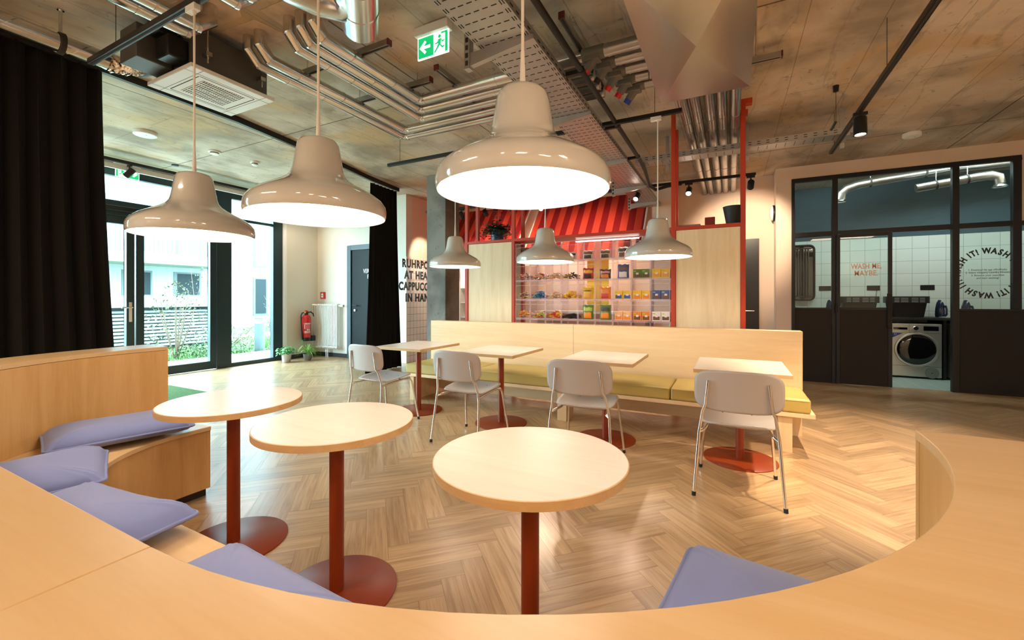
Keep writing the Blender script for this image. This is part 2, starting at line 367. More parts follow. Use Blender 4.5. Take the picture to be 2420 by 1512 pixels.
def obj(name, mb, mats, parent=None, bevel=0.0, smooth=True, seg=2, ang=35, solid=0.0, subsurf=0):
    me = bpy.data.meshes.new(name)
    me.from_pydata([tuple(v) for v in mb.v], [], mb.f)
    ms = mats if isinstance(mats, (list, tuple)) else [mats]
    for m in ms: me.materials.append(M[m] if isinstance(m, str) else m)
    me.polygons.foreach_set('material_index', mb.mi)
    bm = bmesh.new(); bm.from_mesh(me); bmesh.ops.remove_doubles(bm, verts=bm.verts, dist=1e-6); bmesh.ops.recalc_face_normals(bm, faces=bm.faces); bm.to_mesh(me); bm.free()
    if smooth:
        me.shade_smooth()
        try: me.set_sharp_from_angle(angle=radians(ang))
        except Exception: pass
    o = bpy.data.objects.new(name, me); COL.objects.link(o)
    if parent: o.parent = parent
    if solid: md = o.modifiers.new('solid', 'SOLIDIFY'); md.thickness = solid; md.offset = 0
    if subsurf: md = o.modifiers.new('sub', 'SUBSURF'); md.levels = subsurf; md.render_levels = subsurf
    if bevel:
        md = o.modifiers.new('bevel', 'BEVEL'); md.width = bevel; md.segments = seg; md.limit_method = 'ANGLE'; md.angle_limit = radians(50); md.harden_normals = False
    return o
def tag(o, label, cat, group=None, kind=None):
    o['label'] = label; o['category'] = cat
    if group: o['group'] = group
    if kind: o['kind'] = kind
    return o
def thing(name, label, cat, loc=(0,0,0), rz=0, group=None):
    o = bpy.data.objects.new(name, None); COL.objects.link(o); o.empty_display_size = 0.1
    o.location = loc; o.rotation_euler = (0, 0, rz)
    return tag(o, label, cat, group)
def struct(name, mb, m, parent=None, **k):
    o = obj(name, mb, m, parent, **k)
    if not parent: o['kind'] = 'structure'
    return o
def sgroup(name, loc=(0,0,0)):
    o = bpy.data.objects.new(name, None); COL.objects.link(o); o.location = loc; o['kind'] = 'structure'; return o
def dup(root, loc, rz=None, label=None, group=None):
    r = root.copy(); COL.objects.link(r); r.location = loc
    if rz is not None: r.rotation_euler = (0, 0, rz)
    if label: r['label'] = label
    if group: r['group'] = group
    for ch in list(root.children):
        c = ch.copy(); COL.objects.link(c); c.parent = r
        for g in list(ch.children):
            d = g.copy(); COL.objects.link(d); d.parent = c
    return r
_fc = {}
def text_geo(s, bold=0.0):
    if (s, bold) in _fc: return _fc[(s, bold)]
    cu = bpy.data.curves.new('t', 'FONT'); cu.body = s; cu.size = 1; cu.offset = bold; cu.resolution_u = 3; cu.space_character = 1+2.4*bold; cu.fill_mode = 'BOTH'; cu.extrude = 0.012
    o = bpy.data.objects.new('t', cu); COL.objects.link(o)
    dg = bpy.context.evaluated_depsgraph_get(); me = o.evaluated_get(dg).to_mesh()
    V = [tuple(v.co) for v in me.vertices]; F = [tuple(p.vertices) for p in me.polygons]
    o.evaluated_get(dg).to_mesh_clear(); bpy.data.objects.remove(o); bpy.data.curves.remove(cu)
    x0 = min(v[0] for v in V); x1 = max(v[0] for v in V); y0 = min(v[1] for v in V); y1 = max(v[1] for v in V)
    _fc[(s, bold)] = (V, F, x0, x1, y0, y1); return _fc[(s, bold)]
def put_text(mb, s, T, h, w=None, align='c', bold=0.0, xs=1.0):
    """text in the local XY plane of T; h = cap height of the line; w = total width (or natural * xs)"""
    V, F, x0, x1, y0, y1 = text_geo(s, bold)
    cap = text_geo('H', bold); k = h/(cap[5]-cap[4])
    kx = (w/(x1-x0)) if w else k*xs
    W_ = (x1-x0)*kx; ox = {'c': -W_/2, 'l': 0, 'r': -W_}[align]
    mb.add([((v[0]-x0)*kx+ox, (v[1]-cap[4])*k, v[2]*0.1) for v in V], F, T)
    return W_
def frame_T(o, ex, ey):
    ex = Vector(ex).normalized(); ey = Vector(ey).normalized(); ez = ex.cross(ey)
    m = Matrix.Identity(4)
    for i, e in enumerate((ex, ey, ez)):
        for j in range(3): m[j][i] = e[j]
    m.translation = Vector(o); return m
# ------------------------------------------------------------------ room shell
def herringbone():
    w, L = 0.11, 0.55; x0, x1, y0, y1 = -8.2, 4.6, -3.0, 8.15
    me = bpy.data.meshes.new('floor'); bm = bmesh.new()
    uvl = bm.loops.layers.uv.new('UVMap'); pl = bm.faces.layers.float.new('plank')
    c, s = cos(pi/4), sin(pi/4); g = 0.0006
    rnd = random.Random(3)
    for a in range(-140, 200):
        for b in range(-30, 30):
            for k in (0, 1):
                if k == 0: q = [(g, g), (L-g, g), (L-g, w-g), (g, w-g)]; uvs = [(0, 0), (L, 0), (L, w), (0, w)]
                else: q = [(g, w+g), (w-g, w+g), (w-g, w+L-g), (g, w+L-g)]; uvs = [(0, w), (0, 0), (L, 0), (L, w)]
                ox, oy = a*w+b*L, a*w-b*L
                pts = [((x+ox)*c-(y+oy)*s-0.693, (x+ox)*s+(y+oy)*c) for x, y in q]
                if max(p[0] for p in pts) < x0 or min(p[0] for p in pts) > x1 or max(p[1] for p in pts) < y0 or min(p[1] for p in pts) > y1: continue
                f = bm.faces.new([bm.verts.new((*p, 0)) for p in pts])
                du, dv = rnd.random()*40, rnd.random()*40
                for lp, u in zip(f.loops, uvs): lp[uvl].uv = (u[0]+du, u[1]+dv)
                f[pl] = rnd.random()
    for co, no in (((x0, 0, 0), (-1, 0, 0)), ((x1, 0, 0), (1, 0, 0)), ((0, y0, 0), (0, -1, 0)), ((0, y1, 0), (0, 1, 0))):
        bmesh.ops.bisect_plane(bm, geom=bm.verts[:]+bm.edges[:]+bm.faces[:], plane_co=co, plane_no=no, clear_outer=True)
    # laundry side strip is tiled: cut the planks away there
    bm.normal_update()
    for f in bm.faces:
        if f.normal.z < 0: f.normal_flip()
    bm2 = bmesh.ops.create_cube(bm, size=1, matrix=Matrix.Translation(((x0+x1)/2, (y0+y1)/2, -0.031)) @ Matrix.Diagonal((x1-x0, y1-y0, 0.06, 1)))
    for f in {f for v in bm2['verts'] for f in v.link_faces}: f.material_index = 1
    bm.to_mesh(me); bm.free()
    me.materials.append(M['plank']); me.materials.append(M['plank_gap'])
    o = bpy.data.objects.new('floor', me); COL.objects.link(o); o['kind'] = 'structure'
herringbone()
struct('ceiling', MB().b2(-8.4, 4.8, -3.2, 9.7, CEIL, CEIL+0.25), 'ceiling')
# left glazed facade and the return beside it
struct('wall_left_return', MB().b2(-8.4, -8.12, 5.66, 6.40, 0, CEIL), 'wall', smooth=False)
struct('wall_left_pier', MB().b2(-8.4, -8.14, -3.2, -1.0, 0, CEIL), 'wall', smooth=False)
struct('wall_radiator_side', MB().b2(-8.4, -5.6, 6.40, 6.58, 0, CEIL), 'wall', smooth=False)
struct('wall_lettering_side', MB().b2(-5.78, -5.6, 6.58, 8.4, 0, CEIL), 'wall_peach', smooth=False)
struct('wall_tiles', MB().b2(-5.6, -5.585, 6.40, 8.15, 0, 2.07), 'tile_w', smooth=False)
struct('wall_far', MB().b2(-5.6, 0.63, 8.15, 8.35, 0, CEIL), 'wall_peach', smooth=False)
struct('wall_pier_far', MB().b2(-1.22, -0.86, 7.75, 8.15, 0, CEIL), 'wall_peach', smooth=False)
w = MB(); w.b2(0.63, 0.835, 7.8, 8.35, 0, CEIL); w.b2(0.835, 3.30, 7.8, 7.95, 3.09, CEIL); w.b2(3.30, 3.36, 7.8, 7.95, 2.25, CEIL); w.b2(3.36, 4.6, 7.8, 7.95, 2.25, CEIL)
struct('wall_laundry_front', w, 'wall_peach', smooth=False)
w = MB(); w.b2(4.6, 4.8, -3.2, 9.7, 0, CEIL)
struct('wall_right', w, 'wall', smooth=False)
struct('wall_near', MB().b2(-8.4, 4.6, -3.2, -3.0, 0, CEIL), 'wall', smooth=False)
# skirting
struct('baseboard_left', MB().b2(-8.12, -8.105, 5.72, 6.385, 0, 0.085), 'skirt', smooth=False)
struct('baseboard_radiator_side', MB().b2(-8.12, -7.20, 6.385, 6.40, 0, 0.085), 'skirt', smooth=False)
# white reveal between glazing and return
struct('trim_1', MB().b2(-8.2, -8.11, 5.60, 5.66, 0, CEIL), 'white', smooth=False)

# ------------------------------------------------------------------ glazed facade (dark frames at x = -8.2)
FX0, FX1 = -8.26, -8.16
def pane(root, y0, y1, z0, z1, x=-8.21):
    return obj('glass_pane', MB().b2(x-0.006, x+0.006, y0, y1, z0, z1), 'glass', root, smooth=False)
d1 = sgroup('door_1', (0, 0, 0))
fr = MB()
fr.b2(FX0, FX1, 4.35, 4.60, 0, CEIL)               # broad post between door and fixed pane
fr.b2(FX0, FX1, 1.55, 1.70, 0, CEIL)
fr.b2(FX0, FX1, 1.70, 4.35, 3.09, CEIL)
fr.b2(FX0-0.02, FX1+0.03, 1.70, 4.35, 2.50, 2.72)   # transom beam with door closer housing
obj('door_frame', fr, 'frame', d1, bevel=0.004)
obj('door_closer', MB().b2(FX1+0.03, FX1+0.10, 2.3, 4.2, 2.56, 2.63), 'black', d1, bevel=0.005)
def leaf(y0, y1):
    f = MB(); s_ = 0.10
    f.b2(FX0+0.01, FX1-0.005, y0, y0+s_, 0.01, 2.50); f.b2(FX0+0.01, FX1-0.005, y1-s_, y1, 0.01, 2.50)
    f.b2(FX0+0.01, FX1-0.005, y0+s_, y1-s_, 0.01, 0.15); f.b2(FX0+0.01, FX1-0.005, y0+s_, y1-s_, 2.38, 2.50)
    o = obj('door_leaf', f, 'frame', d1, bevel=0.004)
    pane(o, y0+s_, y1-s_, 0.15, 2.38); return o
lf = leaf(1.72, 3.17); rt = leaf(3.19, 4.34)
hd = MB(); hd.tube([(FX1, 3.115, 1.12), (FX1+0.06, 3.115, 1.12), (FX1+0.06, 2.99, 1.12)], 0.011, 10); hd.b2(FX1-0.004, FX1+0.006, 3.095, 3.135, 0.9, 1.2)
obj('door_handle', hd, 'chrome', lf)
pl_ = MB(); pl_.cyl((FX0-0.06, 3.33, 0.25), (FX0-0.06, 3.33, 2.3), 0.016, 12)
for z in (0.35, 1.25, 2.2): pl_.cyl((FX0-0.06, 3.33, z), (FX0+0.02, 3.30, z), 0.009, 8)
obj('pull_bar', pl_, 'steel', rt)
pane(d1, 1.70, 4.35, 2.72, 3.09)
w2 = sgroup('window_1')
fr = MB(); fr.b2(FX0, FX1, 4.60, 5.60, 3.09, CEIL); fr.b2(FX0, FX1, 5.40, 5.60, 0, 3.09); fr.b2(FX0, FX1, 4.60, 5.40, 0, 0.07); fr.b2(FX0+0.02, FX1-0.02, 4.60, 5.40, 2.70, 2.75)
obj('window_frame', fr, 'frame', w2, bevel=0.004); pane(w2, 4.60, 5.40, 0.07, 2.70); pane(w2, 4.60, 5.40, 2.75, 3.09)
w3 = sgroup('window_2')
fr = MB(); fr.b2(FX0, FX1, -1.0, 1.55, 3.09, CEIL); fr.b2(FX0, FX1, -1.0, 1.55, 0, 0.07); fr.b2(FX0, FX1, -1.0, -0.9, 0.07, 3.09); fr.b2(FX0, FX1, 0.25, 0.35, 0.07, 3.09)
obj('window_frame', fr, 'frame', w3, bevel=0.004); pane(w3, -0.9, 0.25, 0.07, 3.09); pane(w3, 0.35, 1.55, 0.07, 3.09)

# dark door beside the radiator
dr = sgroup('door_2')
f = MB(); f.b2(-7.17, -7.06, 6.36, 6.42, 0, 2.36); f.b2(-6.02, -5.91, 6.36, 6.42, 0, 2.36); f.b2(-7.06, -6.02, 6.36, 6.42, 2.26, 2.36)
obj('door_frame', f, mat('door_frame_blue', (0.045, 0.075, 0.095), 0.45), dr, bevel=0.004)
dl = obj('door_leaf', MB().b2(-7.06, -6.02, 6.385, 6.41, 0.005, 2.26), mat('door_leaf_black', (0.006, 0.008, 0.010), 0.5, spec=0.2), dr, bevel=0.002)
h = MB(); h.tube([(-6.97, 6.385, 1.11), (-6.97, 6.33, 1.11), (-6.85, 6.33, 1.11)], 0.012, 10)
obj('door_handle', h, 'black', dl)
obj('lock_cylinder', MB().cyl((-6.94, 6.385, 1.01), (-6.94, 6.355, 1.01), 0.022, 14), 'steel', dl)
t = MB()
put_text(t, 'VER', frame_T((-6.72, 6.382, 1.775), (1, 0, 0), (0, 0, 1)), 0.085, 0.165, 'l')
put_text(t, 'PR', frame_T((-6.60, 6.382, 1.66), (1, 0, 0), (0, 0, 1)), 0.085, 0.11, 'l')
obj('door_lettering', t, 'text_w', dl, smooth=False)
# dark door in the far wall
dr = sgroup('door_3')
obj('door_leaf', MB().b2(-0.40, 0.42, 8.12, 8.16, 0, 2.25), mat('door_far_black', (0.012, 0.013, 0.015), 0.35), dr, bevel=0.003)
obj('door_handle', MB().tube([(0.34, 8.12, 1.05), (0.34, 8.07, 1.05), (0.22, 8.07, 1.05)], 0.01, 8), 'chrome', dr)

# ------------------------------------------------------------------ laundry: glazed partition
LY = 7.8
P = sgroup('window_3')
fr = MB()
def bar(x0, x1, z0, z1): fr.b2(x0, x1, LY-0.02, LY+0.05, z0, z1)
bar(0.835, 3.30, 3.03, 3.09); bar(0.835, 0.88, 0, 3.03); bar(1.34, 1.41, 0, 3.03); bar(2.65, 2.72, 0, 3.03); bar(3.22, 3.30, 1.12, 3.03)
bar(0.88, 1.34, 2.19, 2.26); bar(1.41, 2.65, 2.19, 2.26); bar(2.72, 3.22, 2.19, 2.26); bar(3.30, 4.6, 2.19, 2.25)
bar(0.88, 1.34, 1.09, 1.12); bar(2.72, 4.6, 1.09, 1.12)
obj('window_frame', fr, 'black', P, bevel=0.003)
for x0, x1 in ((0.88, 1.34), (1.41, 2.65), (2.72, 3.22)):
    obj('glass_pane', MB().b2(x0, x1, LY+0.012, LY+0.018, 2.26, 3.03), 'lglass', P, smooth=False)
obj('glass_pane', MB().b2(0.88, 1.34, LY+0.012, LY+0.018, 1.12, 2.19), 'lglass', P, smooth=False)
gp = obj('glass_pane', MB().b2(2.72, 3.22, LY+0.012, LY+0.018, 1.12, 2.19), 'lglass', P, smooth=False)
obj('glass_pane', MB().b2(3.30, 4.6, LY+0.012, LY+0.018, 1.12, 2.19), 'lglass', P, smooth=False)
obj('lower_panel', MB().b2(0.88, 1.34, LY, LY+0.03, 0, 1.09), 'dark_panel', P, smooth=False)
obj('lower_panel', MB().b2(2.72, 4.6, LY, LY+0.03, 0, 1.09), 'dark_panel', P, smooth=False)
# lettering on the right pane: a ring of words and four small lines
t = MB(); cx, cz, R = 2.997, 1.592, 0.255
WT = {'W': 1.3, 'A': 1.05, 'S': 0.95, 'H': 1.05, 'I': 0.5, 'T': 0.9, '!': 0.5, ' ': 0.55}
chars = 'WASH IT! '*4; tot = sum(WT[c_] for c_ in chars); acc = 0
for ch in chars:
    a = radians(190)-2*pi*(acc+WT[ch]/2)/tot; acc += WT[ch]
    if ch == ' ': continue
    T = frame_T((cx+R*cos(a), LY+0.008, cz+R*sin(a)), (sin(a), 0, -cos(a)), (cos(a), 0, sin(a)))
    if cx+(R+0.04)*cos(a) < 2.69 or cx+(R+0.04)*cos(a) > 3.26: continue
    put_text(t, ch, T, 0.078, None, 'c', 0.045, 0.78)
obj('ring_lettering', t, 'text', gp, smooth=False)
t = MB()
for i, (s_, wd) in enumerate((('1. Download the app »WeWash«', 0.36), ('2. Select »Stayery Laundry House«', 0.42), ('3. Reserve your maschine', 0.31), ('and start washing!', 0.21))):
    put_text(t, s_, frame_T((cx, LY+0.008, 1.625-0.036*i), (1, 0, 0), (0, 0, 1)), 0.022, wd, 'c')
obj('small_lettering', t, 'text', gp, smooth=False)
# sliding door
D = sgroup('door_4')
f = MB(); y0, y1 = LY-0.055, LY-0.022
f.b2(1.385, 1.43, y0, y1, 0.01, 2.20); f.b2(1.975, 2.02, y0, y1, 0.01, 2.20); f.b2(1.43, 1.975, y0, y1, 2.15, 2.20); f.b2(1.43, 1.975, y0, y1, 1.09, 1.13)
obj('door_frame', f, 'black', D, bevel=0.003)
obj('lower_panel', MB().b2(1.43, 1.975, y0+0.008, y1-0.004, 0.01, 1.09), 'dark_panel', D, smooth=False)
g2 = obj('glass_pane', MB().b2(1.43, 1.975, y0+0.012, y0+0.018, 1.13, 2.15), 'lglass', D, smooth=False)
t = MB()
put_text(t, 'WASH ME,', frame_T((1.73, y0+0.009, 1.685), (1, 0, 0), (0, 0, 1)), 0.075, 0.345, 'c', 0.015)
put_text(t, 'MAYBE.', frame_T((1.73, y0+0.009, 1.585), (1, 0, 0), (0, 0, 1)), 0.075, 0.265, 'c', 0.015)
obj('glass_lettering', t, 'text_p', g2, smooth=False)
obj('pull_handle', MB().b2(1.96, 2.01, y0-0.035, y0, 0.84, 1.33), 'dark_panel', D, bevel=0.004)
obj('hinge', MB().cyl((1.385, y0-0.01, 1.05), (1.385, y0-0.01, 1.2), 0.012, 10), 'black', D)

# ------------------------------------------------------------------ laundry room
struct('floor_laundry', MB().b2(0.63, 4.6, 8.15, 9.5, -0.06, 0.001).b2(0.84, 4.6, 7.86, 8.15, 0.0005, 0.002), 'tile_f', smooth=False)
struct('wall_laundry_back', MB().b2(0.6, 4.6, 9.50, 9.7, 2.31, CEIL), 'wall_dark', smooth=False)
struct('wall_laundry_tiles', MB().b2(0.6, 4.6, 9.48, 9.7, 0, 2.31), 'tile_l', smooth=False)
struct('wall_laundry_left', MB().b2(0.4, 0.63, 8.35, 9.7, 0, CEIL), 'wall_dark', smooth=False)
ct = tag(obj('counter_top', MB().b2(0.70, 4.5, 8.82, 9.48, 0.92, 0.955), 'black_matt', bevel=0.003), 'long black worktop over the machines in the laundry room', 'worktop')
cf = MB()
for x in (1.02, 1.66, 2.24, 2.915, 3.66): cf.b2(x, x+0.035, 8.86, 9.46, 0, 0.92)
tag(obj('machine_rack', cf, 'black_matt', smooth=False), 'black upright panels carrying the laundry worktop between the machines', 'rack')
def machine(x, label, loc):
    r = thing('tumble_dryer', label, 'dryer', loc, 0, None)
    b = MB(); b.b2(-0.298, 0.298, 0.0, 0.58, 0.03, 0.86)
    body = obj('body', b, 'silver', r, bevel=0.006)
    for sx in (-0.25, 0.25): obj('foot', MB().cyl((sx, 0.06, 0), (sx, 0.06, 0.03), 0.022, 12), 'rubber', r)
    obj('plinth_seam', MB().b2(-0.296, 0.296, -0.001, 0.004, 0.195, 0.199), 'slot', r, smooth=False)
    obj('panel_seam', MB().b2(-0.296, 0.296, -0.001, 0.004, 0.715, 0.718).b2(-0.085, -0.083, -0.001, 0.004, 0.718, 0.858), 'slot', r, smooth=False)
    T = Matrix.Rotation(radians(90), 4, 'X')
    ring = MB().lathe([(0.235, 0.0), (0.262, 0.0), (0.268, 0.012), (0.262, 0.022), (0.243, 0.024), (0.235, 0.012), (0.235, 0.0)], (0.0, 0, 0.455), 56, T, False)
    dr_ = obj('door_ring', ring, 'silver', r)
    obj('door_glass', MB().lathe([(0.0, 0.034), (0.10, 0.033), (0.17, 0.028), (0.215, 0.018), (0.240, 0.006)], (0.0, 0, 0.455), 56, T), 'dark_glass', dr_)
    obj('drawer_grip', MB().b2(-0.275, -0.105, -0.003, 0.01, 0.765, 0.80), 'dark_glass', r, bevel=0.002)
    obj('control_knob', MB().lathe([(0.0, 0.030), (0.030, 0.030), (0.036, 0.024), (0.038, 0.0)], (-0.012, 0, 0.79), 28, T), 'steel', r)
    obj('display', MB().b2(0.085, 0.262, -0.003, 0.01, 0.755, 0.825), 'dark_glass', r, bevel=0.002)
    st = MB().prism([(-0.297, 0.71), (-0.16, 0.71), (-0.297, 0.63)], 0.0, 0.002, frame_T((0, 0.0, 0), (1, 0, 0), (0, 0, 1)))
    s_ = obj('corner_sticker', st, 'blue_st', r, smooth=False)
    tt = MB(); put_text(tt, 'T1', frame_T((-0.265, -0.0025, 0.672), (1, 0, 0.25), (-0.25, 0, 1)), 0.024, None, 'l'); obj('sticker_lettering', tt, 'text_w', s_, smooth=False)
    v = MB().lathe([(0.0, 0.004), (0.080, 0.004), (0.084, 0.0)], (0.185, 0, 0.10), 32, T)
    vv = obj('filter_cover', v, mat('filter_grey', (0.20, 0.21, 0.19), 0.6), r); obj('cover_knob', MB().lathe([(0, 0.008), (0.007, 0.007), (0.008, 0.003)], (0.185, 0, 0.10), 12, T), 'slot', vv)
    return r
machine(0, 'silver tumble dryer with round dark door in the open laundry doorway', (2.59, 8.83, 0))
machine(0, 'silver tumble dryer mostly hidden behind the right doorway post', (3.30, 8.83, 0))
def basket(name, label, x, y, z, cat='laundry basket'):
    r = thing(name, label, cat, (x, y, z)); r.scale = (1, 1, 1.2)
    b = MB()
    n = 44
    def sect(k, hw, hd): return [(hw*(abs(cos(2*pi*i/n))**0.35)*(1 if cos(2*pi*i/n) >= 0 else -1), hd*(abs(sin(2*pi*i/n))**0.35)*(1 if sin(2*pi*i/n) >= 0 else -1)) for i in range(n)]
    lv = [(0.0, 0.20, 0.13), (0.02, 0.205, 0.135), (0.26, 0.245, 0.17)]
    V = []; F = []
    for z_, a, d_ in lv: V += [(p[0], p[1], z_) for p in sect(0, a, d_)]
    for z_, a, d_ in reversed(lv): V += [(p[0]*0.975, p[1]*0.96, max(z_, 0.01)) for p in sect(0, a, d_)]
    for i in range(len(lv)*2-1):
        for j in range(n): F.append((i*n+j, i*n+(j+1) % n, (i+1)*n+(j+1) % n, (i+1)*n+j))
    F.append(tuple(range(n))[::-1]); F.append(tuple((2*len(lv)-1)*n+j for j in range(n)))
    b.add(V, F); obj('body', b, 'black_matt', r)
    rim = MB()
    for z_ in (0.245,):
        o = sect(0, 0.262, 0.19); i_ = sect(0, 0.238, 0.163)
        V = [(p[0], p[1], 0.19) for p in o]+[(p[0], p[1], 0.28) for p in o]+[(p[0], p[1], 0.28) for p in i_]+[(p[0], p[1], 0.19) for p in i_]
        F = [(a*n+j, a*n+(j+1) % n, ((a+1) % 4)*n+(j+1) % n, ((a+1) % 4)*n+j) for a in range(4) for j in range(n)]
        rim.add(V, F)
    rr = obj('rim', rim, 'black_matt', r)
    s_ = MB()
    for k in range(3):
        for x0, x1 in ((-0.19, -0.13), (-0.11, -0.02), (0.02, 0.10), (0.12, 0.18)): s_.b2(x0, x1, -0.1925, -0.188, 0.205+k*0.023, 0.213+k*0.023)
    obj('slots', s_, mat('slot_pale', (0.35, 0.40, 0.38), 0.6), rr, smooth=False)
    return r
basket('laundry_basket', 'black slotted plastic laundry basket on the worktop in the open doorway', 2.55, 9.14, 0.955)
basket('laundry_basket', 'black slotted laundry basket behind the glass of the sliding door', 1.93, 9.14, 0.955)
def iron(label, x, y, rz):
    r = thing('steam_iron', label, 'iron', (x, y, 0.957), rz)
    r.scale = (0.8, 0.9, 1.05)  # stands on its heel, tip up
    def sole(t, k=1.0, off=0.0):
        pts = []
        for i in range(25):
            a = -1+2*i/24; hw = 0.062*k*(1-abs(a)**2.4) if False else 0
        return pts
    prof = [(-0.055, 0.0), (0.055, 0.0), (0.062, 0.05), (0.057, 0.12), (0.040, 0.19), (0.016, 0.245), (0.0, 0.262), (-0.016, 0.245), (-0.040, 0.19), (-0.057, 0.12), (-0.062, 0.05)]
    obj('sole_plate', MB().prism(prof, 0, 0.012, frame_T((0, 0.052, 0), (1, 0, 0), (0, 0, 1))), 'steel', r)
    V = []; F = []; k = len(prof)
    for q, (s_, y_) in enumerate(((0.98, 0.04), (0.95, 0.0), (0.72, -0.035), (0.45, -0.05))):
        V += [(x_*s_, y_, z_*(0.6+0.4*s_)+0.004) for x_, z_ in prof]
    for i in range(3):
        for j in range(k): F.append((i*k+j, i*k+(j+1) % k, (i+1)*k+(j+1) % k, (i+1)*k+j))
    F.append(tuple(range(k))); F.append(tuple(3*k+j for j in range(k)))
    obj('housing', MB().add(V, F), 'iron_b', r)
    obj('handle', MB().tube([(0, -0.04, 0.17), (0, -0.085, 0.165), (0, -0.10, 0.12), (0, -0.10, 0.05), (0, -0.07, 0.02), (0, -0.04, 0.02)], 0.016, 10), 'iron_b', r)
    obj('trim_strip', MB().tube([(0.0, -0.052, 0.17), (0.03, -0.04, 0.10), (0.025, -0.04, 0.03)], 0.005, 8), 'steel', r)
    c = MB(); pts = []
    for i in range(60):
        a = i*0.42; rr = 0.05+0.02*sin(i*0.7); pts.append((0.02+rr*cos(a)*1.5, -0.02+rr*sin(a)*0.9-0.04, 0.004+0.0015*(i % 5)))
    obj('power_cable', MB().tube(pts, 0.004, 6), 'text_w', r)
    return r
iron('dark blue steam iron standing on its heel beside the basket in the open doorway', 2.97, 9.12, 0.5)
iron('steam iron standing on its heel behind the ringed lettering', 3.27, 9.12, 0.5)
iron('steam iron half hidden behind the left partition post under the drying rack', 1.535, 9.1, 0.3)
r = thing('storage_box', 'small pale box on the worktop behind the sliding door', 'box', (2.20, 8.92, 0.955))
obj('body', MB().b2(-0.09, 0.09, -0.07, 0.07, 0, 0.12), 'pot_l', r, bevel=0.004); obj('lid', MB().b2(-0.095, 0.095, -0.075, 0.075, 0.12, 0.135), 'white', r, bevel=0.004)
def socket(x, label):
    r = thing('wall_socket', label, 'socket', (x, 9.48, 1.44))
    obj('plate', MB().b2(-0.09, 0.09, -0.012, 0, -0.042, 0.042), 'black', r, bevel=0.005)
    for sx in (-0.04, 0.04):
        obj('outlet', MB().lathe([(0.0, 0.002), (0.026, 0.002), (0.030, 0.013), (0.033, 0.013), (0.033, 0.0)], (sx, 0, 0), 24, Matrix.Rotation(radians(90), 4, 'X')), 'black_matt', r)
    return r
socket(1.525, 'black double wall socket right of the drying rack')
so = socket(2.215, 'black double wall socket with a cable, behind the sliding door')
obj('cable', MB().tube([(0.03, -0.015, 0.0), (0.035, -0.04, -0.05), (0.02, -0.05, -0.2), (0.0, -0.08, -0.31)], 0.004, 6), 'black', so)
socket(2.92, 'black double wall socket above the black basket in the open doorway')
# drying rack hanging folded on the tiles
r = thing('drying_rack', 'black folding drying rack with rounded frame hanging on the tiled laundry wall', 'drying rack', (1.12, 9.45, 1.73))
def rr_path(hw, hh, rad, y, n=8):
    pts = []
    for cx_, cz_, a0 in ((hw-rad, hh-rad, 0), (-hw+rad, hh-rad, 90), (-hw+rad, -hh+rad, 180), (hw-rad, -hh+rad, 270)):
        for i in range(n+1):
            a = radians(a0+90*i/n); pts.append((cx_+rad*cos(a), y, cz_+rad*sin(a)))
    return pts
obj('outer_frame', MB().tube(rr_path(0.24, 0.50, 0.08, -0.03), 0.016, 10, closed=True), 'black', r)
obj('back_plate', MB().prism([(p[0], p[2]) for p in rr_path(0.235, 0.495, 0.075, 0)], -0.004, 0.004, frame_T((0, 0.0, 0), (1, 0, 0), (0, 0, 1))), 'dark_glass', r)
for i in range(9):
    x = -0.17+i*0.04
    obj('rod', MB().cyl((x, -0.05, -0.44), (x, -0.05, 0.44), 0.006, 8), 'steel', r)
obj('cross_bar', MB().cyl((-0.22, -0.05, -0.44), (0.20, -0.05, -0.44), 0.008, 8), 'black', r); obj('cross_bar', MB().cyl((-0.22, -0.05, 0.44), (0.20, -0.05, 0.44), 0.008, 8), 'black', r)
# ventilation pipes under the laundry ceiling
r = thing('vent_pipe', 'long silver vent pipe under the laundry ceiling ending in a downturned flared mouth', 'pipe', (0, 0, 0))
obj('pipe', MB().tube([(4.4, 8.5, 3.19), (2.9, 8.5, 3.165), (2.05, 8.5, 3.09), (1.78, 8.5, 3.055), (1.65, 8.5, 3.01), (1.585, 8.5, 2.94), (1.575, 8.5, 2.84)], 0.066, 20), 'galv_dull', r)
obj('mouth', MB().lathe([(0.066, 0.03), (0.085, 0.01), (0.10, 0.0), (0.092, 0.0), (0.06, 0.012)], (1.575, 8.5, 2.81), 24, None, False), 'galv', r)
for x, z in ((1.95, 3.078), (2.6, 3.139)):
    b_ = obj('pipe_clamp', MB().lathe([(0.070, -0.012), (0.074, -0.012), (0.074, 0.012), (0.070, 0.012)], (x, 8.5, z), 20, Matrix.Rotation(radians(90), 4, 'Y')), 'slot', r)
    obj('hanger_rod', MB().cyl((x, 8.5, z+0.07), (x, 8.5, CEIL), 0.004, 6), 'steel', b_)
r = thing('vent_pipe', 'short bright silver vent pipe at the right of the laundry ending in an elbow', 'pipe', (0, 0, 0))
obj('pipe', MB().tube([(2.43, 8.3, 2.88), (3.08, 8.3, 2.96), (3.22, 8.3, 2.97), (3.29, 8.3, 2.935), (3.305, 8.3, 2.84)], 0.06, 20), 'galv_dull', r)
obj('mouth', MB().lathe([(0.06, 0.03), (0.085, 0.0), (0.075, 0.0), (0.055, 0.012)], (3.305, 8.3, 2.80), 24, None, False), 'galv', r)
for x, z in ((2.65, 2.907), (2.98, 2.948)):
    b_ = obj('pipe_clamp', MB().lathe([(0.063, -0.01), (0.068, -0.01), (0.068, 0.01), (0.063, 0.01)], (x, 8.3, z), 20, Matrix.Rotation(radians(84), 4, 'Y')), 'slot', r)
    obj('hanger_rod', MB().cyl((x, 8.3, z+0.065), (x, 8.3, CEIL), 0.004, 6), 'steel', b_)
r = thing('strip_light', 'cool white strip light on the laundry ceiling', 'ceiling light', (2.4, 8.15, CEIL))
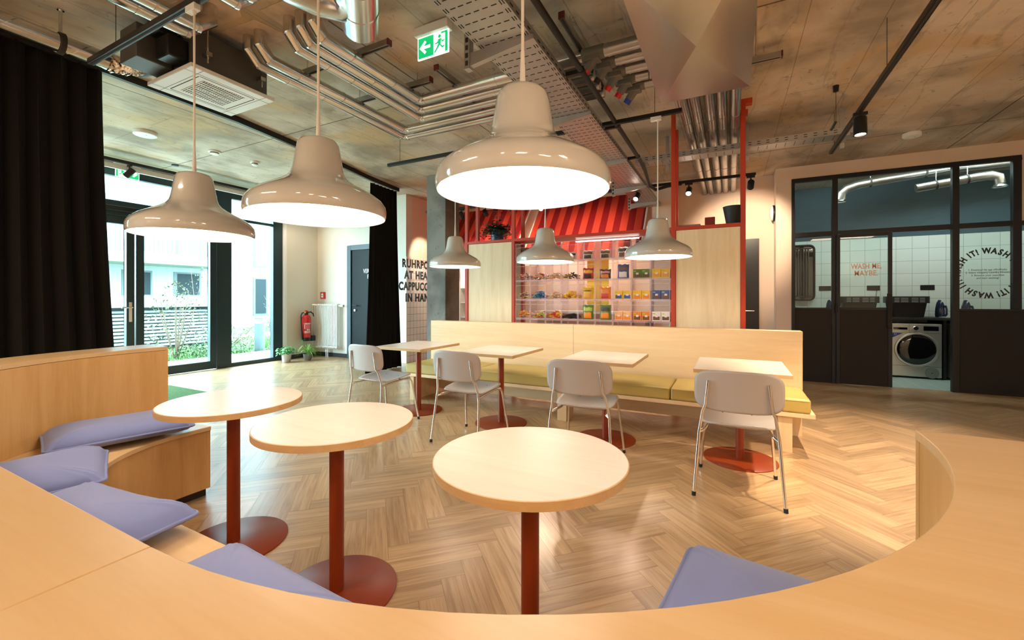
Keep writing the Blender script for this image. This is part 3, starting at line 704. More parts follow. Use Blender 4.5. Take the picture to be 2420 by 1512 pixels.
obj('housing', MB().b2(-1.5, 1.5, -0.06, 0.06, -0.05, 0), 'white', r, bevel=0.004); obj('diffuser', MB().b2(-1.48, 1.48, -0.05, 0.05, -0.07, -0.05), 'cool_glow', r, smooth=False)

# ------------------------------------------------------------------ outdoors
struct('floor_outside', MB().b2(-40, -8.41, -20, 30, -0.35, -0.12), 'lawn', smooth=False)
struct('floor_path', MB().b2(-10.2, -8.27, -6, 12, -0.2, -0.03), 'paving', smooth=False)
struct('trim_2', MB().b2(-16.2, -15.2, 5, 28, -0.13, -0.10), 'paving', smooth=False)
def grass():
    mb = MB(); rnd = random.Random(5)
    for i in range(5200):
        x = -10.3-abs(rnd.gauss(0, 2.6)); y = rnd.uniform(2.0, 12.5); h = rnd.uniform(0.04, 0.16); a = rnd.random()*pi; w = 0.012
        dx, dy = w*cos(a), w*sin(a); lx, ly = rnd.gauss(0, 0.03), rnd.gauss(0, 0.03)
        mb.add([(x-dx, y-dy, -0.12), (x+dx, y+dy, -0.12), (x+lx, y+ly, -0.12+h)], [(0, 1, 2)])
    tag(obj('grass_tufts', mb, 'lawn', smooth=False), 'short green grass blades on the lawn outside the windows', 'grass', kind='stuff')
grass()
def bush(name, label, x, y, z0, h, w, n, m, cat='shrub', group=None, seed=1, leaf=0.07):
    rnd = random.Random(seed); r = thing(name, label, cat, (x, y, z0), 0, group)
    st = MB()
    for i in range(9):
        a = rnd.random()*2*pi; q = rnd.uniform(0.3, 0.9)
        st.tube([(0.03*cos(a), 0.03*sin(a), 0), (w*0.3*q*cos(a), w*0.3*q*sin(a), h*0.45), (w*0.5*q*cos(a), w*0.5*q*sin(a), h*rnd.uniform(0.75, 1))], [0.015, 0.010, 0.005], 5)
    obj('stems', st, 'twig', r)
    lf = MB()
    for i in range(n):
        u = rnd.random()*2*pi; q = rnd.random()**0.45; ph = rnd.uniform(0.05, 1.0); rad = w*0.5*q*sin(pi*min(1, ph*0.85+0.12))
        p = Vector((rad*cos(u), rad*sin(u), h*ph)); s_ = leaf*rnd.uniform(0.5, 1.2)
        T = Matrix.Translation(p) @ Matrix.Rotation(rnd.random()*6.3, 4, 'Z') @ Matrix.Rotation(rnd.uniform(-1.2, 1.2), 4, 'X')
        lf.add([(0, 0, 0), (s_*0.35, s_*0.5, s_*0.08), (0, s_, 0), (-s_*0.35, s_*0.5, s_*0.08)], [(0, 1, 2, 3)], T)
    obj('foliage', lf, m, r, smooth=False); return r
bush('shrub', 'loose green shrub in front of the louvred box outside the door', -11.3, 5.15, -0.12, 1.75, 1.3, 700, 'bush2', seed=2)
bush('flower_bush', 'pale flowering bush low beside the louvred box', -11.6, 6.35, -0.12, 0.72, 2.0, 900, mat('pale_bloom', (0.20, 0.26, 0.19), 0.8, var=0.4, vscale=14), seed=3)
bush('flower_bush', 'low green ground cover in front of the flowering bush outside', -10.9, 5.75, -0.12, 0.34, 1.6, 700, 'bush', seed=4)
bush('shrub', 'bare leafed shrub before the white house behind the bollard', -15.2, 10.5, -0.12, 1.9, 1.6, 420, 'bush2', seed=5)
bush('shrub', 'low hedge plants along the white house wall outside', -17.2, 11.6, -0.12, 0.55, 2.0, 600, 'bush', seed=6)
bush('shrub', 'young bare shrub on top of the louvred box seen through the glass door', -15.9, 8.0, -0.12, 2.4, 1.4, 260, 'bush2', seed=7)
# bollard light
r = thing('bollard_light', 'grey cylindrical bollard light on the lawn outside the right window', 'bollard', (-10.75, 6.75, -0.12))
obj('post', MB().cyl((0, 0, 0), (0, 0, 0.74), 0.115, 28), 'ext_metal', r); obj('lens', MB().cyl((0, 0, 0.74), (0, 0, 0.84), 0.10, 28), 'white', r); obj('cap', MB().cyl((0, 0, 0.84), (0, 0, 0.88), 0.115, 28), 'ext_metal', r)
# louvred box
r = thing('vent_enclosure', 'low concrete enclosure with horizontal metal louvres outside the glass door', 'enclosure', (0, 0, 0))
obj('cap', MB().b2(-14.9, -13.2, 3.6, 7.45, 1.02, 1.32), 'ext_wall', r, bevel=0.02)
obj('post', MB().b2(-13.6, -13.25, 6.95, 7.35, -0.12, 1.02), 'ext_wall', r, bevel=0.01); obj('post', MB().b2(-13.6, -13.25, 3.7, 4.1, -0.12, 1.02), 'ext_wall', r, bevel=0.01)
M['louvre'] = mat('louvre_pale', (0.20, 0.235, 0.24), 0.6); obj('back_panel', MB().b2(-14.0, -13.9, 3.8, 7.3, -0.12, 1.02), 'ext_metal', r, smooth=False)
lv = MB()
for i in range(11): lv.box((-13.42, 5.52, 0.03+i*0.088), (0.06, 2.86, 0.055), 0); 
obj('louvres', lv, 'louvre', r, smooth=False)
obj('round_mark', MB().lathe([(0, 0.01), (0.06, 0.01), (0.065, 0)], (-13.2, 6.85, 1.17), 18, Matrix.Rotation(radians(90), 4, 'Y')), 'bush2', r)
# white house
r = thing('apartment_building', 'white apartment building with a balcony seen through the glazed front', 'building', (0, 0, 0))
obj('ground_floor_wall', MB().b2(-24, -20.6, 2, 24, -0.12, 2.7), 'ext_wall', r, smooth=False)
obj('upper_wall', MB().b2(-24, -20.9, 2, 10.75, 2.7, 9.0).b2(-24, -20.58, 10.75, 24, 2.7, 9.0), 'ext_wall', r, smooth=False)
obj('balcony_slab', MB().b2(-20.6, -19.0, 2, 10.6, 2.55, 2.95), 'ext_wall', r, smooth=False)
rl = MB(); rl.b2(-19.1, -19.06, 2, 10.55, 3.92, 3.97)
for i in range(60): rl.b2(-19.09, -19.07, 2.1+i*0.14, 2.125+i*0.14, 2.95, 3.92)
obj('balcony_railing', rl, 'ext_metal', r, smooth=False)
for y0, y1 in ((7.6, 8.55), (9.3, 10.3)):
    wf = obj('window', MB().b2(-20.62, -20.57, y0, y1, 1.35, 2.35), 'ext_metal', r, smooth=False)
    obj('window_pane', MB().b2(-20.6, -20.56, y0+0.12, y1-0.06, 1.4, 2.28), 'ext_glass', wf, smooth=False)
wf = obj('balcony_door', MB().b2(-20.93, -20.86, 7.0, 9.6, 2.95, 5.2), 'ext_metal', r, smooth=False)
M['far_glass_pale'] = mat('far_glass_pale', (0.13, 0.17, 0.18), 0.5); M['far_blind'] = mat('far_blind', (0.19, 0.21, 0.215), 0.6)
obj('window_pane', MB().b2(-20.9, -20.84, 7.1, 9.5, 3.0, 5.1), 'far_glass_pale', wf, smooth=False)
for z0, z1, m_ in ((0.42, 2.27, 'ext_glass'), (2.75, 4.2, 'far_blind')):
    wf = obj('window', MB().b2(-20.62, -20.55, 12.6, 13.3, z0, z1), 'ext_metal', r, smooth=False)
    obj('window_pane', MB().b2(-20.59, -20.54, 12.7, 13.22, z0+0.08, z1-0.08), m_, wf, smooth=False)
obj('wall_lamp', MB().b2(-20.6, -20.5, 11.0, 11.3, 2.0, 2.15), 'slot', r, smooth=False)
# ------------------------------------------------------------------ curved booth around the round tables
CR = (-0.695, 1.40); CLx = (-2.353, 1.40); RB = 1.113; TH = 0.28; ST = 0.53; BZ = 0.93
def arc(c, R, a0, a1, n=28):
    return [((c[0]+R*cos(radians(a0+(a1-a0)*i/n)), c[1]+R*sin(radians(a0+(a1-a0)*i/n))), (cos(radians(a0+(a1-a0)*i/n)), sin(radians(a0+(a1-a0)*i/n)))) for i in range(n+1)]
path_r = arc(CR, RB, -90, 0)
path_s = [((CR[0]-0.0016, CR[1]-RB), (0, -1)), ((CLx[0]+0.0016, CLx[1]-RB), (0, -1))]
path_l = arc(CLx, RB, 270, 180)+[((CLx[0]-RB, 1.53), (-1, 0))]
path_r = path_r+[((CR[0]+RB, 1.43), (1, 0))]
def shrink(path, d, both=True): return path
def bench(name, label, path, mw, end):
    r = thing(name, label, 'bench', (0, 0, 0), 0, 'curved booth modules')
    g = 0.0006
    obj('backrest', MB().sweep(path, 0.002, TH-0.002, 0.0, BZ-0.026), 'booth_z', r)
    obj('top_board', MB().sweep(path, -0.001, TH, BZ-0.024, BZ), mw, r, bevel=0.0015)
    obj('seat', MB().sweep(path, -ST, 0.0, 0.425, 0.45), mw, r, bevel=0.002)
    obj('seat_front', MB().sweep(path, -ST+0.012, -ST+0.030, 0.06, 0.424), 'booth_z', r)
    obj('plinth', MB().sweep(path, -ST+0.06, -0.005, 0.0, 0.06), 'skirt', r)
    if end:
        (p, nn) = path[-1] if end == 'b' else path[0]
        s_ = 1 if p[0] < -1.5 else 1
        e = [((p[0], p[1]-0.02), nn), ((p[0], p[1]+0.001), nn)]
        obj('end_panel', MB().sweep(e, -ST+0.011, 0.0, 0.06, 0.424), 'booth_z', r)
        obj('end_panel', MB().sweep([((p[0], p[1]-0.019), nn), ((p[0], p[1]+0.002), nn)], 0.001, TH-0.001, 0.0, BZ-0.025), 'booth_z', r)
    return r
bench('booth_bench', 'curved maple booth bench end rising in the right foreground', path_r, 'booth_x', 'b')
bench('booth_bench', 'straight maple booth bench in the near foreground with a seam at its left', path_s, 'booth_x', None)
bench('booth_bench', 'curved maple booth bench at the left with two pillows on its seat', path_l, 'booth_y', 'b')

# pillows: flat square cushions with piped edges
def pillow_mesh(hw, hh, t, seed):
    rnd = random.Random(seed); ph = [rnd.random()*6 for _ in range(6)]
    def outline(a):
        c_, s_ = cos(a), sin(a); p = 0.16
        x = hw*abs(c_)**p*(1 if c_ >= 0 else -1); y = hh*abs(s_)**p*(1 if s_ >= 0 else -1)
        k = 1-0.035*(sin(2*a)**2 < 0.4)*0
        q = 1-0.03*(1-abs(sin(2*a)))  # sides pulled in a little
        return x*q, y*q
    n = 96; m = 12
    mb = MB(); V = []; F = []
    def surf(side):
        rows = []
        for j in range(m+1):
            q = 1-j/m; row = []
            for i in range(n):
                x, y = outline(2*pi*i/n); X, Y = x*q, y*q
                e = 1-q**2.6; z = t*0.5*(e**0.55)*(1+0.10*sin(X*9+ph[0])*sin(Y*8+ph[1]))
                z += 0.004*sin(14*2*pi*i/n+ph[2])*(q**6)*(1-q)*6
                row.append((X, Y, side*z*(1.15 if side > 0 else 0.75)))
            rows.append(row)
        return rows
    for side in (1, -1):
        rows = surf(side); o = len(V); V += [p for r_ in rows for p in r_]
        for j in range(m):
            for i in range(n):
                f = (o+j*n+i, o+j*n+(i+1) % n, o+(j+1)*n+(i+1) % n, o+(j+1)*n+i); F.append(f if side > 0 else f[::-1])
    mb.add(V, F)
    pipe = MB().tube([(*outline(2*pi*i/n), 0.0) for i in range(n)], 0.0065, 8, closed=True)
    return mb, pipe
def pillow(label, x, y, z, rz, hw, hh, t, seed, tilt=(0, 0)):
    r = thing('pillow', label, 'pillow', (x, y, z), 0, 'blue pillows on the booth'); r.rotation_euler = (tilt[0], tilt[1], rz)
    a, b = pillow_mesh(hw, hh, t, seed)
    obj('cover', a, 'pillow', r, ang=80); obj('piping', b, 'pillow', r, ang=80)
    return r
pillow('blue grey pillow farthest back, at the left end of the booth seat', -3.10, 1.14, 0.51, radians(76), 0.31, 0.215, 0.13, 1)
pillow('blue grey pillow second from the seat end, its edge under the one beyond', -2.575, 0.60, 0.515, radians(70), 0.285, 0.215, 0.13, 2, (0.04, -0.03))
pillow('blue grey pillow on the seat nearest the leftmost round table', -1.93, 0.58, 0.51, radians(8), 0.31, 0.215, 0.13, 3)
pillow('blue pillow close to the seam of the foreground booth top', -1.08, 0.57, 0.505, radians(-3), 0.30, 0.20, 0.10, 4)
pillow('bright blue pillow on the right seat of the booth', 0.075, 1.13, 0.505, radians(82), 0.25, 0.225, 0.11, 5)

# ------------------------------------------------------------------ tables
def disc_table(label, x, y):
    r = thing('round_table', label, 'table', (x, y, 0), 0, 'round tables in the booth')
    obj('base_plate', MB().lathe([(0.0, 0), (0.25, 0), (0.25, 0.007), (0.247, 0.009), (0.0, 0.010)], n=72), 'rust', r)
    obj('column', MB().cyl((0, 0, 0.009), (0, 0, 0.715), 0.030, 32), 'rust', r)
    tp = obj('table_top', MB().lathe([(0.0, 0.738), (0.318, 0.738), (0.32, 0.7365), (0.32, 0.74), (0.0, 0.74)], n=96) if False else MB().lathe([(0.0, 0.7115), (0.318, 0.7115), (0.318, 0.738), (0.3165, 0.7395), (0.0, 0.7395)], n=96), 'top', r)
    obj('edge_band', MB().lathe([(0.318, 0.7105), (0.3205, 0.711), (0.3205, 0.737), (0.318, 0.7385), (0.3178, 0.73), (0.318, 0.7105)], n=96, cap=False), 'tedge', tp)
    return r
disc_table('round birch table nearest the camera, on a rust red column', -0.595, 1.29)
disc_table('middle round birch table on a rust red column and round base', -1.51, 1.285)
disc_table('leftmost round birch table, by the blue pillows, on a rust red base', -2.29, 1.30)
def square_table(label, x, y):
    r = thing('square_table', label, 'table', (x, y, 0), 0, 'square tables along the bench')
    obj('base_plate', MB().lathe([(0.0, 0), (0.262, 0), (0.262, 0.007), (0.259, 0.009), (0.0, 0.010)], n=72), 'rust', r)
    obj('column', MB().cyl((0, 0, 0.009), (0, 0, 0.712), 0.030, 32), 'rust', r)
    tp = obj('table_top', MB().b2(-0.31, 0.31, -0.355, 0.355, 0.712, 0.74), 'top', r, bevel=0.0015)
    e = MB(); e.b2(-0.312, 0.312, -0.3565, -0.3545, 0.7125, 0.7385); e.b2(-0.312, 0.312, 0.3545, 0.3565, 0.7125, 0.7385); e.b2(0.3095, 0.3118, -0.356, 0.356, 0.7125, 0.7385); e.b2(-0.3118, -0.3095, -0.356, 0.356, 0.7125, 0.7385)
    obj('edge_band', e, 'tedge', tp, smooth=False)
    return r
TX = (0.065, -1.0, -2.07, -3.13)
for x, l in zip(TX, ('square birch table at the right end of the bench', 'second square birch table from the right end of the bench', 'second square birch table from the black curtain', 'square birch table nearest the black curtain')):
    square_table(l, x, 3.785)

# ------------------------------------------------------------------ chairs
def make_chair(label, x, y, rz=0):
    r = thing('side_chair', label, 'chair', (x, y, 0), rz, 'grey chairs at the square tables')
    # seat shell
    def sq(u, v, hw, hh, p):
        # square to superellipse
        a = math.atan2(v, u) if (u or v) else 0; m_ = max(abs(u), abs(v)); c_, s_ = cos(a), sin(a)
        q = (abs(c_)**p+abs(s_)**p)**(-1/p)
        return hw*m_*q*c_, hh*m_*q*s_
    def seat(u, v):
        x_, y_ = sq(2*u-1, 2*v-1, 0.225, 0.215, 3.6)
        z = 0.456-0.018*(1-(x_/0.225)**2)*(1-(y_/0.215)**2)+0.10*y_
        if y_ > 0.13: z -= 1.2*(y_-0.13)**2
        if y_ < -0.15: z += 0.4*(-0.15-y_)
        z += 0.012*(abs(x_)/0.225)**3
        return (x_, y_+0.02, z)
    s_ = obj('seat', MB().grid(25, 25, seat), 'chair', r, solid=0.011, ang=70)
    for sx, sy in ((-0.09, -0.10), (0.09, -0.10), (-0.09, 0.12), (0.09, 0.12)):
        zz = 0.456-0.018*(1-(sx/0.225)**2)*(1-((sy-0.02)/0.215)**2)+0.10*(sy-0.02)+0.0025
        obj('screw', MB().cyl((sx, sy+0.0, zz), (sx, sy+0.0, zz+0.006), 0.0045, 10), 'screw', s_)
    def back(u, v):
        x_, z_ = sq(2*u-1, 2*v-1, 0.248, 0.130, 4.2)
        y_ = -0.262+0.040*(x_/0.248)**2-0.10*(z_)
        return (x_, y_, 0.682+z_)
    obj('backrest', MB().grid(29, 21, back), 'chair', r, solid=0.011, ang=70)
    for s in (-1, 1):
        pts = [(s*0.250, -0.262, 0.012), (s*0.222, -0.215, 0.40), (s*0.213, -0.213, 0.46), (s*0.200, -0.235, 0.545), (s*0.172, -0.2615, 0.60), (s*0.165, -0.2815, 0.745)]
        pts[4] = (s*0.184, -0.2525, 0.585); pts[5] = (s*0.166, -0.2655, 0.745)
        lg = obj('leg', MB().tube(pts, 0.0095, 12), 'chrome', r)
        obj('foot_cap', MB().cyl((s*0.2508, -0.263, 0.0), (s*0.2495, -0.261, 0.024), 0.0125, 12), 'rubber', lg)
        fp = [(s*0.240, 0.258, 0.012), (s*0.205, 0.195, 0.405), (s*0.198, 0.17, 0.438), (s*0.180, 0.10, 0.436), (s*0.180, -0.10, 0.417), (s*0.196, -0.19, 0.412), (s*0.221, -0.213, 0.40)]
        lg = obj('leg', MB().tube(fp, 0.0095, 12), 'chrome', r)
        obj('foot_cap', MB().cyl((s*0.2408, 0.259, 0.0), (s*0.239, 0.257, 0.024), 0.0125, 12), 'rubber', lg)
    obj('cross_bar', MB().tube([(-0.18, 0.09, 0.432), (0.18, 0.09, 0.432)], 0.007, 8), 'chrome', r)
    return r
c0 = make_chair('grey shell chair on chrome legs nearest the right end of the bench', 0.04, 3.225)
dup(c0, (-1.005, 3.245, 0), radians(2), 'grey shell chair at the second square table from the right end of the bench')
dup(c0, (-2.085, 3.255, 0), radians(-2), 'grey shell chair at the second square table from the black curtain')
dup(c0, (-3.17, 3.28, 0), radians(-5), 'grey shell chair farthest left, in front of the black curtain')

# ------------------------------------------------------------------ long bench with yellow cushions
r = thing('long_bench', 'long straight birch bench with high back behind the square tables', 'bench', (0, 0, 0))
obj('back_panel', MB().b2(-3.64, -1.605, 4.66, 4.81, 0.30, 0.958), 'wood_x', r, bevel=0.0015)
obj('back_panel', MB().b2(-1.602, 0.585, 4.66, 4.81, 0.30, 0.958), 'wood_x', r, bevel=0.0015)
obj('seat_board', MB().b2(-3.62, 0.60, 4.10, 4.66, 0.30, 0.335), 'wood_x', r, bevel=0.002)
for x in (0.40, -1.55): obj('leg', MB().b2(x-0.05, x+0.05, 4.14, 4.36, 0.0, 0.30), 'wood_z', r, bevel=0.001)
obj('end_panel', MB().b2(-3.56, -3.50, 4.14, 4.81, 0.0, 0.30), 'wood_z', r, bevel=0.001)
obj('end_panel', MB().b2(0.50, 0.58, 4.66, 4.81, 0.0, 0.30), 'wood_z', r, bevel=0.001)
obj('rear_rail', MB().b2(-3.50, 0.50, 4.60, 4.63, 0.07, 0.30), 'wood_x', r, bevel=0.001)
cm = None
def cushion(label, x0, x1):
    r = thing('seat_cushion', label, 'cushion', ((x0+x1)/2, 4.375, 0.3355), 0, 'yellow cushions on the long bench')
    hw = (x1-x0)/2-0.003; mb = MB()
    # softly domed block
    def top(u, v):
        X, Y = (2*u-1), (2*v-1)
        return (X*hw, Y*0.275, 0.112+0.022*(1-X**4)*(1-Y**4))
    n, m = 25, 15
    V = [top(i/(n-1), j/(m-1)) for j in range(m) for i in range(n)]
    F = [(j*n+i, j*n+i+1, (j+1)*n+i+1, (j+1)*n+i) for j in range(m-1) for i in range(n-1)]
    per = [i for i in range(n)]+[j*n+n-1 for j in range(1, m)]+[(m-1)*n+i for i in range(n-2, -1, -1)]+[j*n for j in range(m-2, 0, -1)]
    b0 = len(V); V += [(V[k][0], V[k][1], 0.0) for k in per]
    for q in range(len(per)): F.append((per[q], b0+q, b0+(q+1) % len(per), per[(q+1) % len(per)]))
    F.append(tuple(range(b0, b0+len(per))))
    mb.add(V, F)
    o = obj('cover', mb, 'mustard', r, bevel=0.018, seg=3, ang=60)
    # ribbed stitched front band
    obj('seam_piping', MB().tube([(-hw+0.01, -0.276, 0.1), (hw-0.01, -0.276, 0.1)], 0.003, 6), 'mustard', o)
cushion('mustard yellow seat cushion at the right end of the long bench', -0.49, 0.575)
cushion('mustard yellow seat cushion between the two right square tables', -1.55, -0.49)
cushion('mustard yellow seat cushion between the two middle chairs of the bench', -2.61, -1.55)
cushion('greenish yellow seat cushion at the curtain end of the long bench', -3.60, -2.61)

# ------------------------------------------------------------------ green mat by the entry, potted plants, extinguisher, radiator
tag(obj('grass_mat', MB().b2(-7.1, -5.75, 2.35, 3.15, 0.0005, 0.03), 'mat_green', bevel=0.004), 'green artificial grass mat on the floor behind the leftmost round table', 'mat')
def leafy(name, label, x, y, pm, kind, seed):
    rnd = random.Random(seed); r = thing(name, label, 'potted plant', (x, y, 0))
    if kind == 'leafy': obj('pot', MB().lathe([(0.0, 0), (0.068, 0), (0.075, 0.01), (0.088, 0.165), (0.082, 0.168), (0.078, 0.15), (0.0, 0.15)], n=32), pm, r)
    else: obj('pot', MB().lathe([(0.0, 0), (0.055, 0), (0.078, 0.05), (0.085, 0.13), (0.078, 0.133), (0.074, 0.118), (0.0, 0.118)], n=32), pm, r)
    obj('soil', MB().lathe([(0, 0.128), (0.072, 0.125)] if kind != 'leafy' else [(0, 0.158), (0.076, 0.155)], n=20), 'soil', r)
    lf = MB(); st = MB()
    if kind == 'leafy':
        for i in range(120):
            a = rnd.random()*6.28; q = rnd.uniform(0.03, 0.17); h = 0.16+rnd.uniform(0.02, 0.19)*(1-0.5*q/0.17)
            p = Vector((q*cos(a), q*sin(a), h)); s_ = rnd.uniform(0.035, 0.06)
            T = Matrix.Translation(p) @ Matrix.Rotation(a+rnd.uniform(-0.6, 0.6)-pi/2, 4, 'Z') @ Matrix.Rotation(rnd.uniform(-0.7, 0.3), 4, 'X')
            lf.add([(0, 0, 0), (s_*0.5, s_*0.4, -0.004), (s_*0.3, s_*0.9, -0.01), (0, s_*1.2, -0.02), (-s_*0.3, s_*0.9, -0.01), (-s_*0.5, s_*0.4, -0.004), (0, s_*0.6, 0.006)], [(0, 1, 6), (1, 2, 6), (2, 3, 6), (3, 4, 6), (4, 5, 6), (5, 0, 6)], T)
            if i % 4 == 0: st.tube([(0.02*cos(a), 0.02*sin(a), 0.15), (q*0.6*cos(a), q*0.6*sin(a), h*0.8), tuple(p)], 0.003, 5)
        obj('stems', st, 'leaf', r)
    else:
        for i in range(46):
            a = rnd.random()*6.28; L = rnd.uniform(0.16, 0.30); up = rnd.uniform(0.08, 0.24); w = 0.007
            pts = [(L*t*cos(a), L*t*sin(a), 0.12+up*sin(pi*min(1, t*0.85))*1.0-0.10*t*t) for t in (0, 0.25, 0.5, 0.75, 1)]
            nx, ny = -sin(a)*w, cos(a)*w; V = []; F = []
            for k, p in enumerate(pts):
                q = (1-(k/4)**3); V += [(p[0]-nx*q, p[1]-ny*q, p[2]), (p[0], p[1], p[2]-0.002), (p[0]+nx*q, p[1]+ny*q, p[2])]
            for k in range(4): F += [(k*3, k*3+1, k*3+4, k*3+3), (k*3+1, k*3+2, k*3+5, k*3+4)]
            lf.add(V, F)
    obj('leaves', lf, 'leaf' if kind == 'leafy' else 'leaf_l', r); return r
leafy('potted_plant', 'bushy leafy plant in a pale pot beside the window', -7.78, 5.42, 'pot_l', 'leafy', 1)
leafy('potted_plant', 'spider plant in a dark grey pot under the fire extinguisher', -7.63, 5.78, 'pot_g', 'spider', 2)
# extinguisher on its wall bracket
r = thing('fire_extinguisher', 'red fire extinguisher with black hose hanging on the cream wall', 'fire extinguisher', (-7.99, 6.02, 0.36))
obj('cylinder', MB().lathe([(0.0, 0.03), (0.080, 0.03), (0.088, 0.05), (0.088, 0.47), (0.080, 0.51), (0.055, 0.54), (0.03, 0.55), (0.0, 0.55)], n=36), 'redp', r)
obj('base_ring', MB().lathe([(0.0, 0.0), (0.088, 0.0), (0.0905, 0.02), (0.0905, 0.075), (0.086, 0.075)], n=36), 'black', r)
v = obj('valve', MB().cyl((0, 0, 0.55), (0, 0, 0.61), 0.038, 20), 'black', r); obj('valve_cap', MB().lathe([(0.036, 0.61), (0.038, 0.625), (0.02, 0.645), (0, 0.647)], n=20), 'redp', v); obj('gauge', MB().cyl((0.02, -0.036, 0.60), (0.02, -0.05, 0.60), 0.018, 14), 'yellow', v)
obj('handle', MB().tube([(0.02, 0.03, 0.60), (0.06, 0.06, 0.61), (0.08, 0.10, 0.57), (0.085, 0.11, 0.51)], [0.012, 0.013, 0.012, 0.008], 8), 'black', r)
obj('hose', MB().tube([(-0.01, -0.04, 0.60), (0.0, -0.10, 0.59), (0.01, -0.135, 0.53), (0.02, -0.14, 0.40), (0.02, -0.125, 0.22), (0.015, -0.11, 0.10), (0.01, -0.10, 0.03)], [0.010, 0.010, 0.010, 0.011, 0.016, 0.017, 0.014], 10), 'black', r)
obj('nozzle_tip', MB().cyl((0.01, -0.10, 0.03), (0.01, -0.095, -0.04), 0.014, 10), mat('green_tip', (0.05, 0.5, 0.08), 0.5), r)
lab = MB()
V = []; F = []
for k in range(13):
    a = radians(-75+k*100/12)
    for z in (0.16, 0.385): V.append((0.0888*cos(a), 0.0888*sin(a), z))
for k in range(12): F.append((2*k, 2*k+2, 2*k+3, 2*k+1))
lb = obj('label_plate', MB().add(V, F), mat('label_red', (0.55, 0.02, 0.02), 0.4), r)
pr = MB()
def on_cyl(a0, a1, z0, z1, R=0.0893):
    V = []; F = []; n = 6
    for k in range(n+1):
        a = radians(a0+(a1-a0)*k/n); V += [(R*cos(a), R*sin(a), z0), (R*cos(a), R*sin(a), z1)]
    for k in range(n): F.append((2*k, 2*k+2, 2*k+3, 2*k+1))
    pr.add(V, F)
on_cyl(-70, 22, 0.355, 0.378)
for i in range(4): on_cyl(-64, -52, 0.258+i*0.024, 0.274+i*0.024); on_cyl(-40, 14, 0.262+i*0.024, 0.266+i*0.024)
on_cyl(-30, -14, 0.222, 0.25); on_cyl(-8, 8, 0.222, 0.25)
for i in range(4): on_cyl(-66, 18, 0.168+i*0.012, 0.174+i*0.012)
obj('label_print', pr, 'text_w', lb)
obj('wall_bracket', MB().b2(-0.13, -0.088, -0.03, 0.03, 0.3, 0.5), 'black', r); obj('bracket_foot', MB().b2(-0.10, 0.05, 0.09, 0.19, -0.01, 0.10), 'black', r, bevel=0.01)
# fire alarm button
r = thing('fire_alarm_button', 'red fire alarm call point on the wall above the radiator', 'alarm button', (-7.93, 6.40, 1.32))
obj('housing', MB().b2(-0.065, 0.065, -0.035, 0, -0.075, 0.075), 'redp', r, bevel=0.004)
fr_ = obj('glass_field', MB().b2(-0.03, 0.03, -0.038, -0.034, -0.045, 0.04), 'white', r, smooth=False)
obj('button', MB().cyl((0, -0.04, 0.0), (0, -0.037, 0.0), 0.012, 14), 'black', fr_); obj('house_symbol', MB().b2(-0.008, 0.008, -0.0365, -0.034, 0.05, 0.06), 'white', r, smooth=False)
# radiator
r = thing('radiator', 'white column radiator on the wall beside the dark door', 'radiator', (-7.71, 6.31, 0))
n = 17; sp = 0.046
for i in range(n):
    x = -0.40+i*sp; c_ = MB()
    for dy in (-0.032, 0.032): c_.cyl((x, dy, 0.24), (x, dy, 1.10), 0.0125, 10)
    for z in (0.23, 1.10): c_.tube([(x, -0.045, z), (x, -0.03, z+(0.02 if z > 0.5 else -0.02)), (x, 0.03, z+(0.02 if z > 0.5 else -0.02)), (x, 0.045, z)], 0.021, 10)
    obj('radiator_column', c_, 'white_enamel', r)
obj('header_pipe', MB().cyl((-0.415, 0, 1.10), (0.36, 0, 1.10), 0.022, 16), 'white_enamel', r); obj('header_pipe', MB().cyl((-0.415, 0, 0.23), (0.36, 0, 0.23), 0.022, 16), 'white_enamel', r)
vv = obj('valve', MB().cyl((0.36, 0, 1.10), (0.46, 0, 1.10), 0.018, 14), 'white_enamel', r); obj('thermostat_head', MB().cyl((0.42, 0, 1.10), (0.50, 0, 1.10), 0.026, 16), 'white', vv)
cp = MB()
for dx in (-0.03, 0.02): cp.tube([(dx, 0, 0.21), (dx, 0, 0.0)], 0.010, 10); cp.cyl((dx, 0, 0.11), (dx, 0, 0.15), 0.02, 12)
obj('connection_pipes', cp, 'white_enamel', r); obj('wall_bracket', MB().b2(-0.3, -0.27, 0.03, 0.085, 0.4, 0.9).b2(0.2, 0.23, 0.03, 0.085, 0.4, 0.9), 'white_enamel', r)

# ------------------------------------------------------------------ curtains (folded black cloth)
def curtain(name, label, p0, p1, folds, amp, z0, z1, flare, seed, topsag=0.0):
    rnd = random.Random(seed); r = thing(name, label, 'curtain', (0, 0, 0))
    d = Vector((p1[0]-p0[0], p1[1]-p0[1])); L = d.length; d = d/L; nn = Vector((-d.y, d.x)); N = folds*16+1; K = 14
    ph = [rnd.uniform(-0.5, 0.5) for _ in range(folds+2)]; am = [rnd.uniform(0.6, 1.25) for _ in range(folds+2)]
    V = []; F = []
    for j in range(K+1):
        t = j/K; z = z0+(z1-z0)*t
        for i in range(N):
            s_ = i/(N-1); f = s_*folds; k = int(f)
            a = amp*(am[k]*(1-(f-k))+am[k+1]*(f-k))*(1-0.35*t)
            along = s_*L+0.012*sin(4*pi*f+ph[k])
            ext = flare*(1-t)**1.6
            along = -ext+(L+2*ext)*(along/L)
            off = a*sin(2*pi*f+ph[k]*0.5*(1-t))
            p = Vector(p0)+d*along+nn*off
            V.append((p.x, p.y, z-(topsag*(0.5-0.5*cos(2*pi*f)) if j == K else 0)))
    for j in range(K):
        for i in range(N-1): F.append((j*N+i, j*N+i+1, (j+1)*N+i+1, (j+1)*N+i))
    obj('cloth', MB().add(V, F), 'curtain', r, solid=0.006, ang=80)
    return r
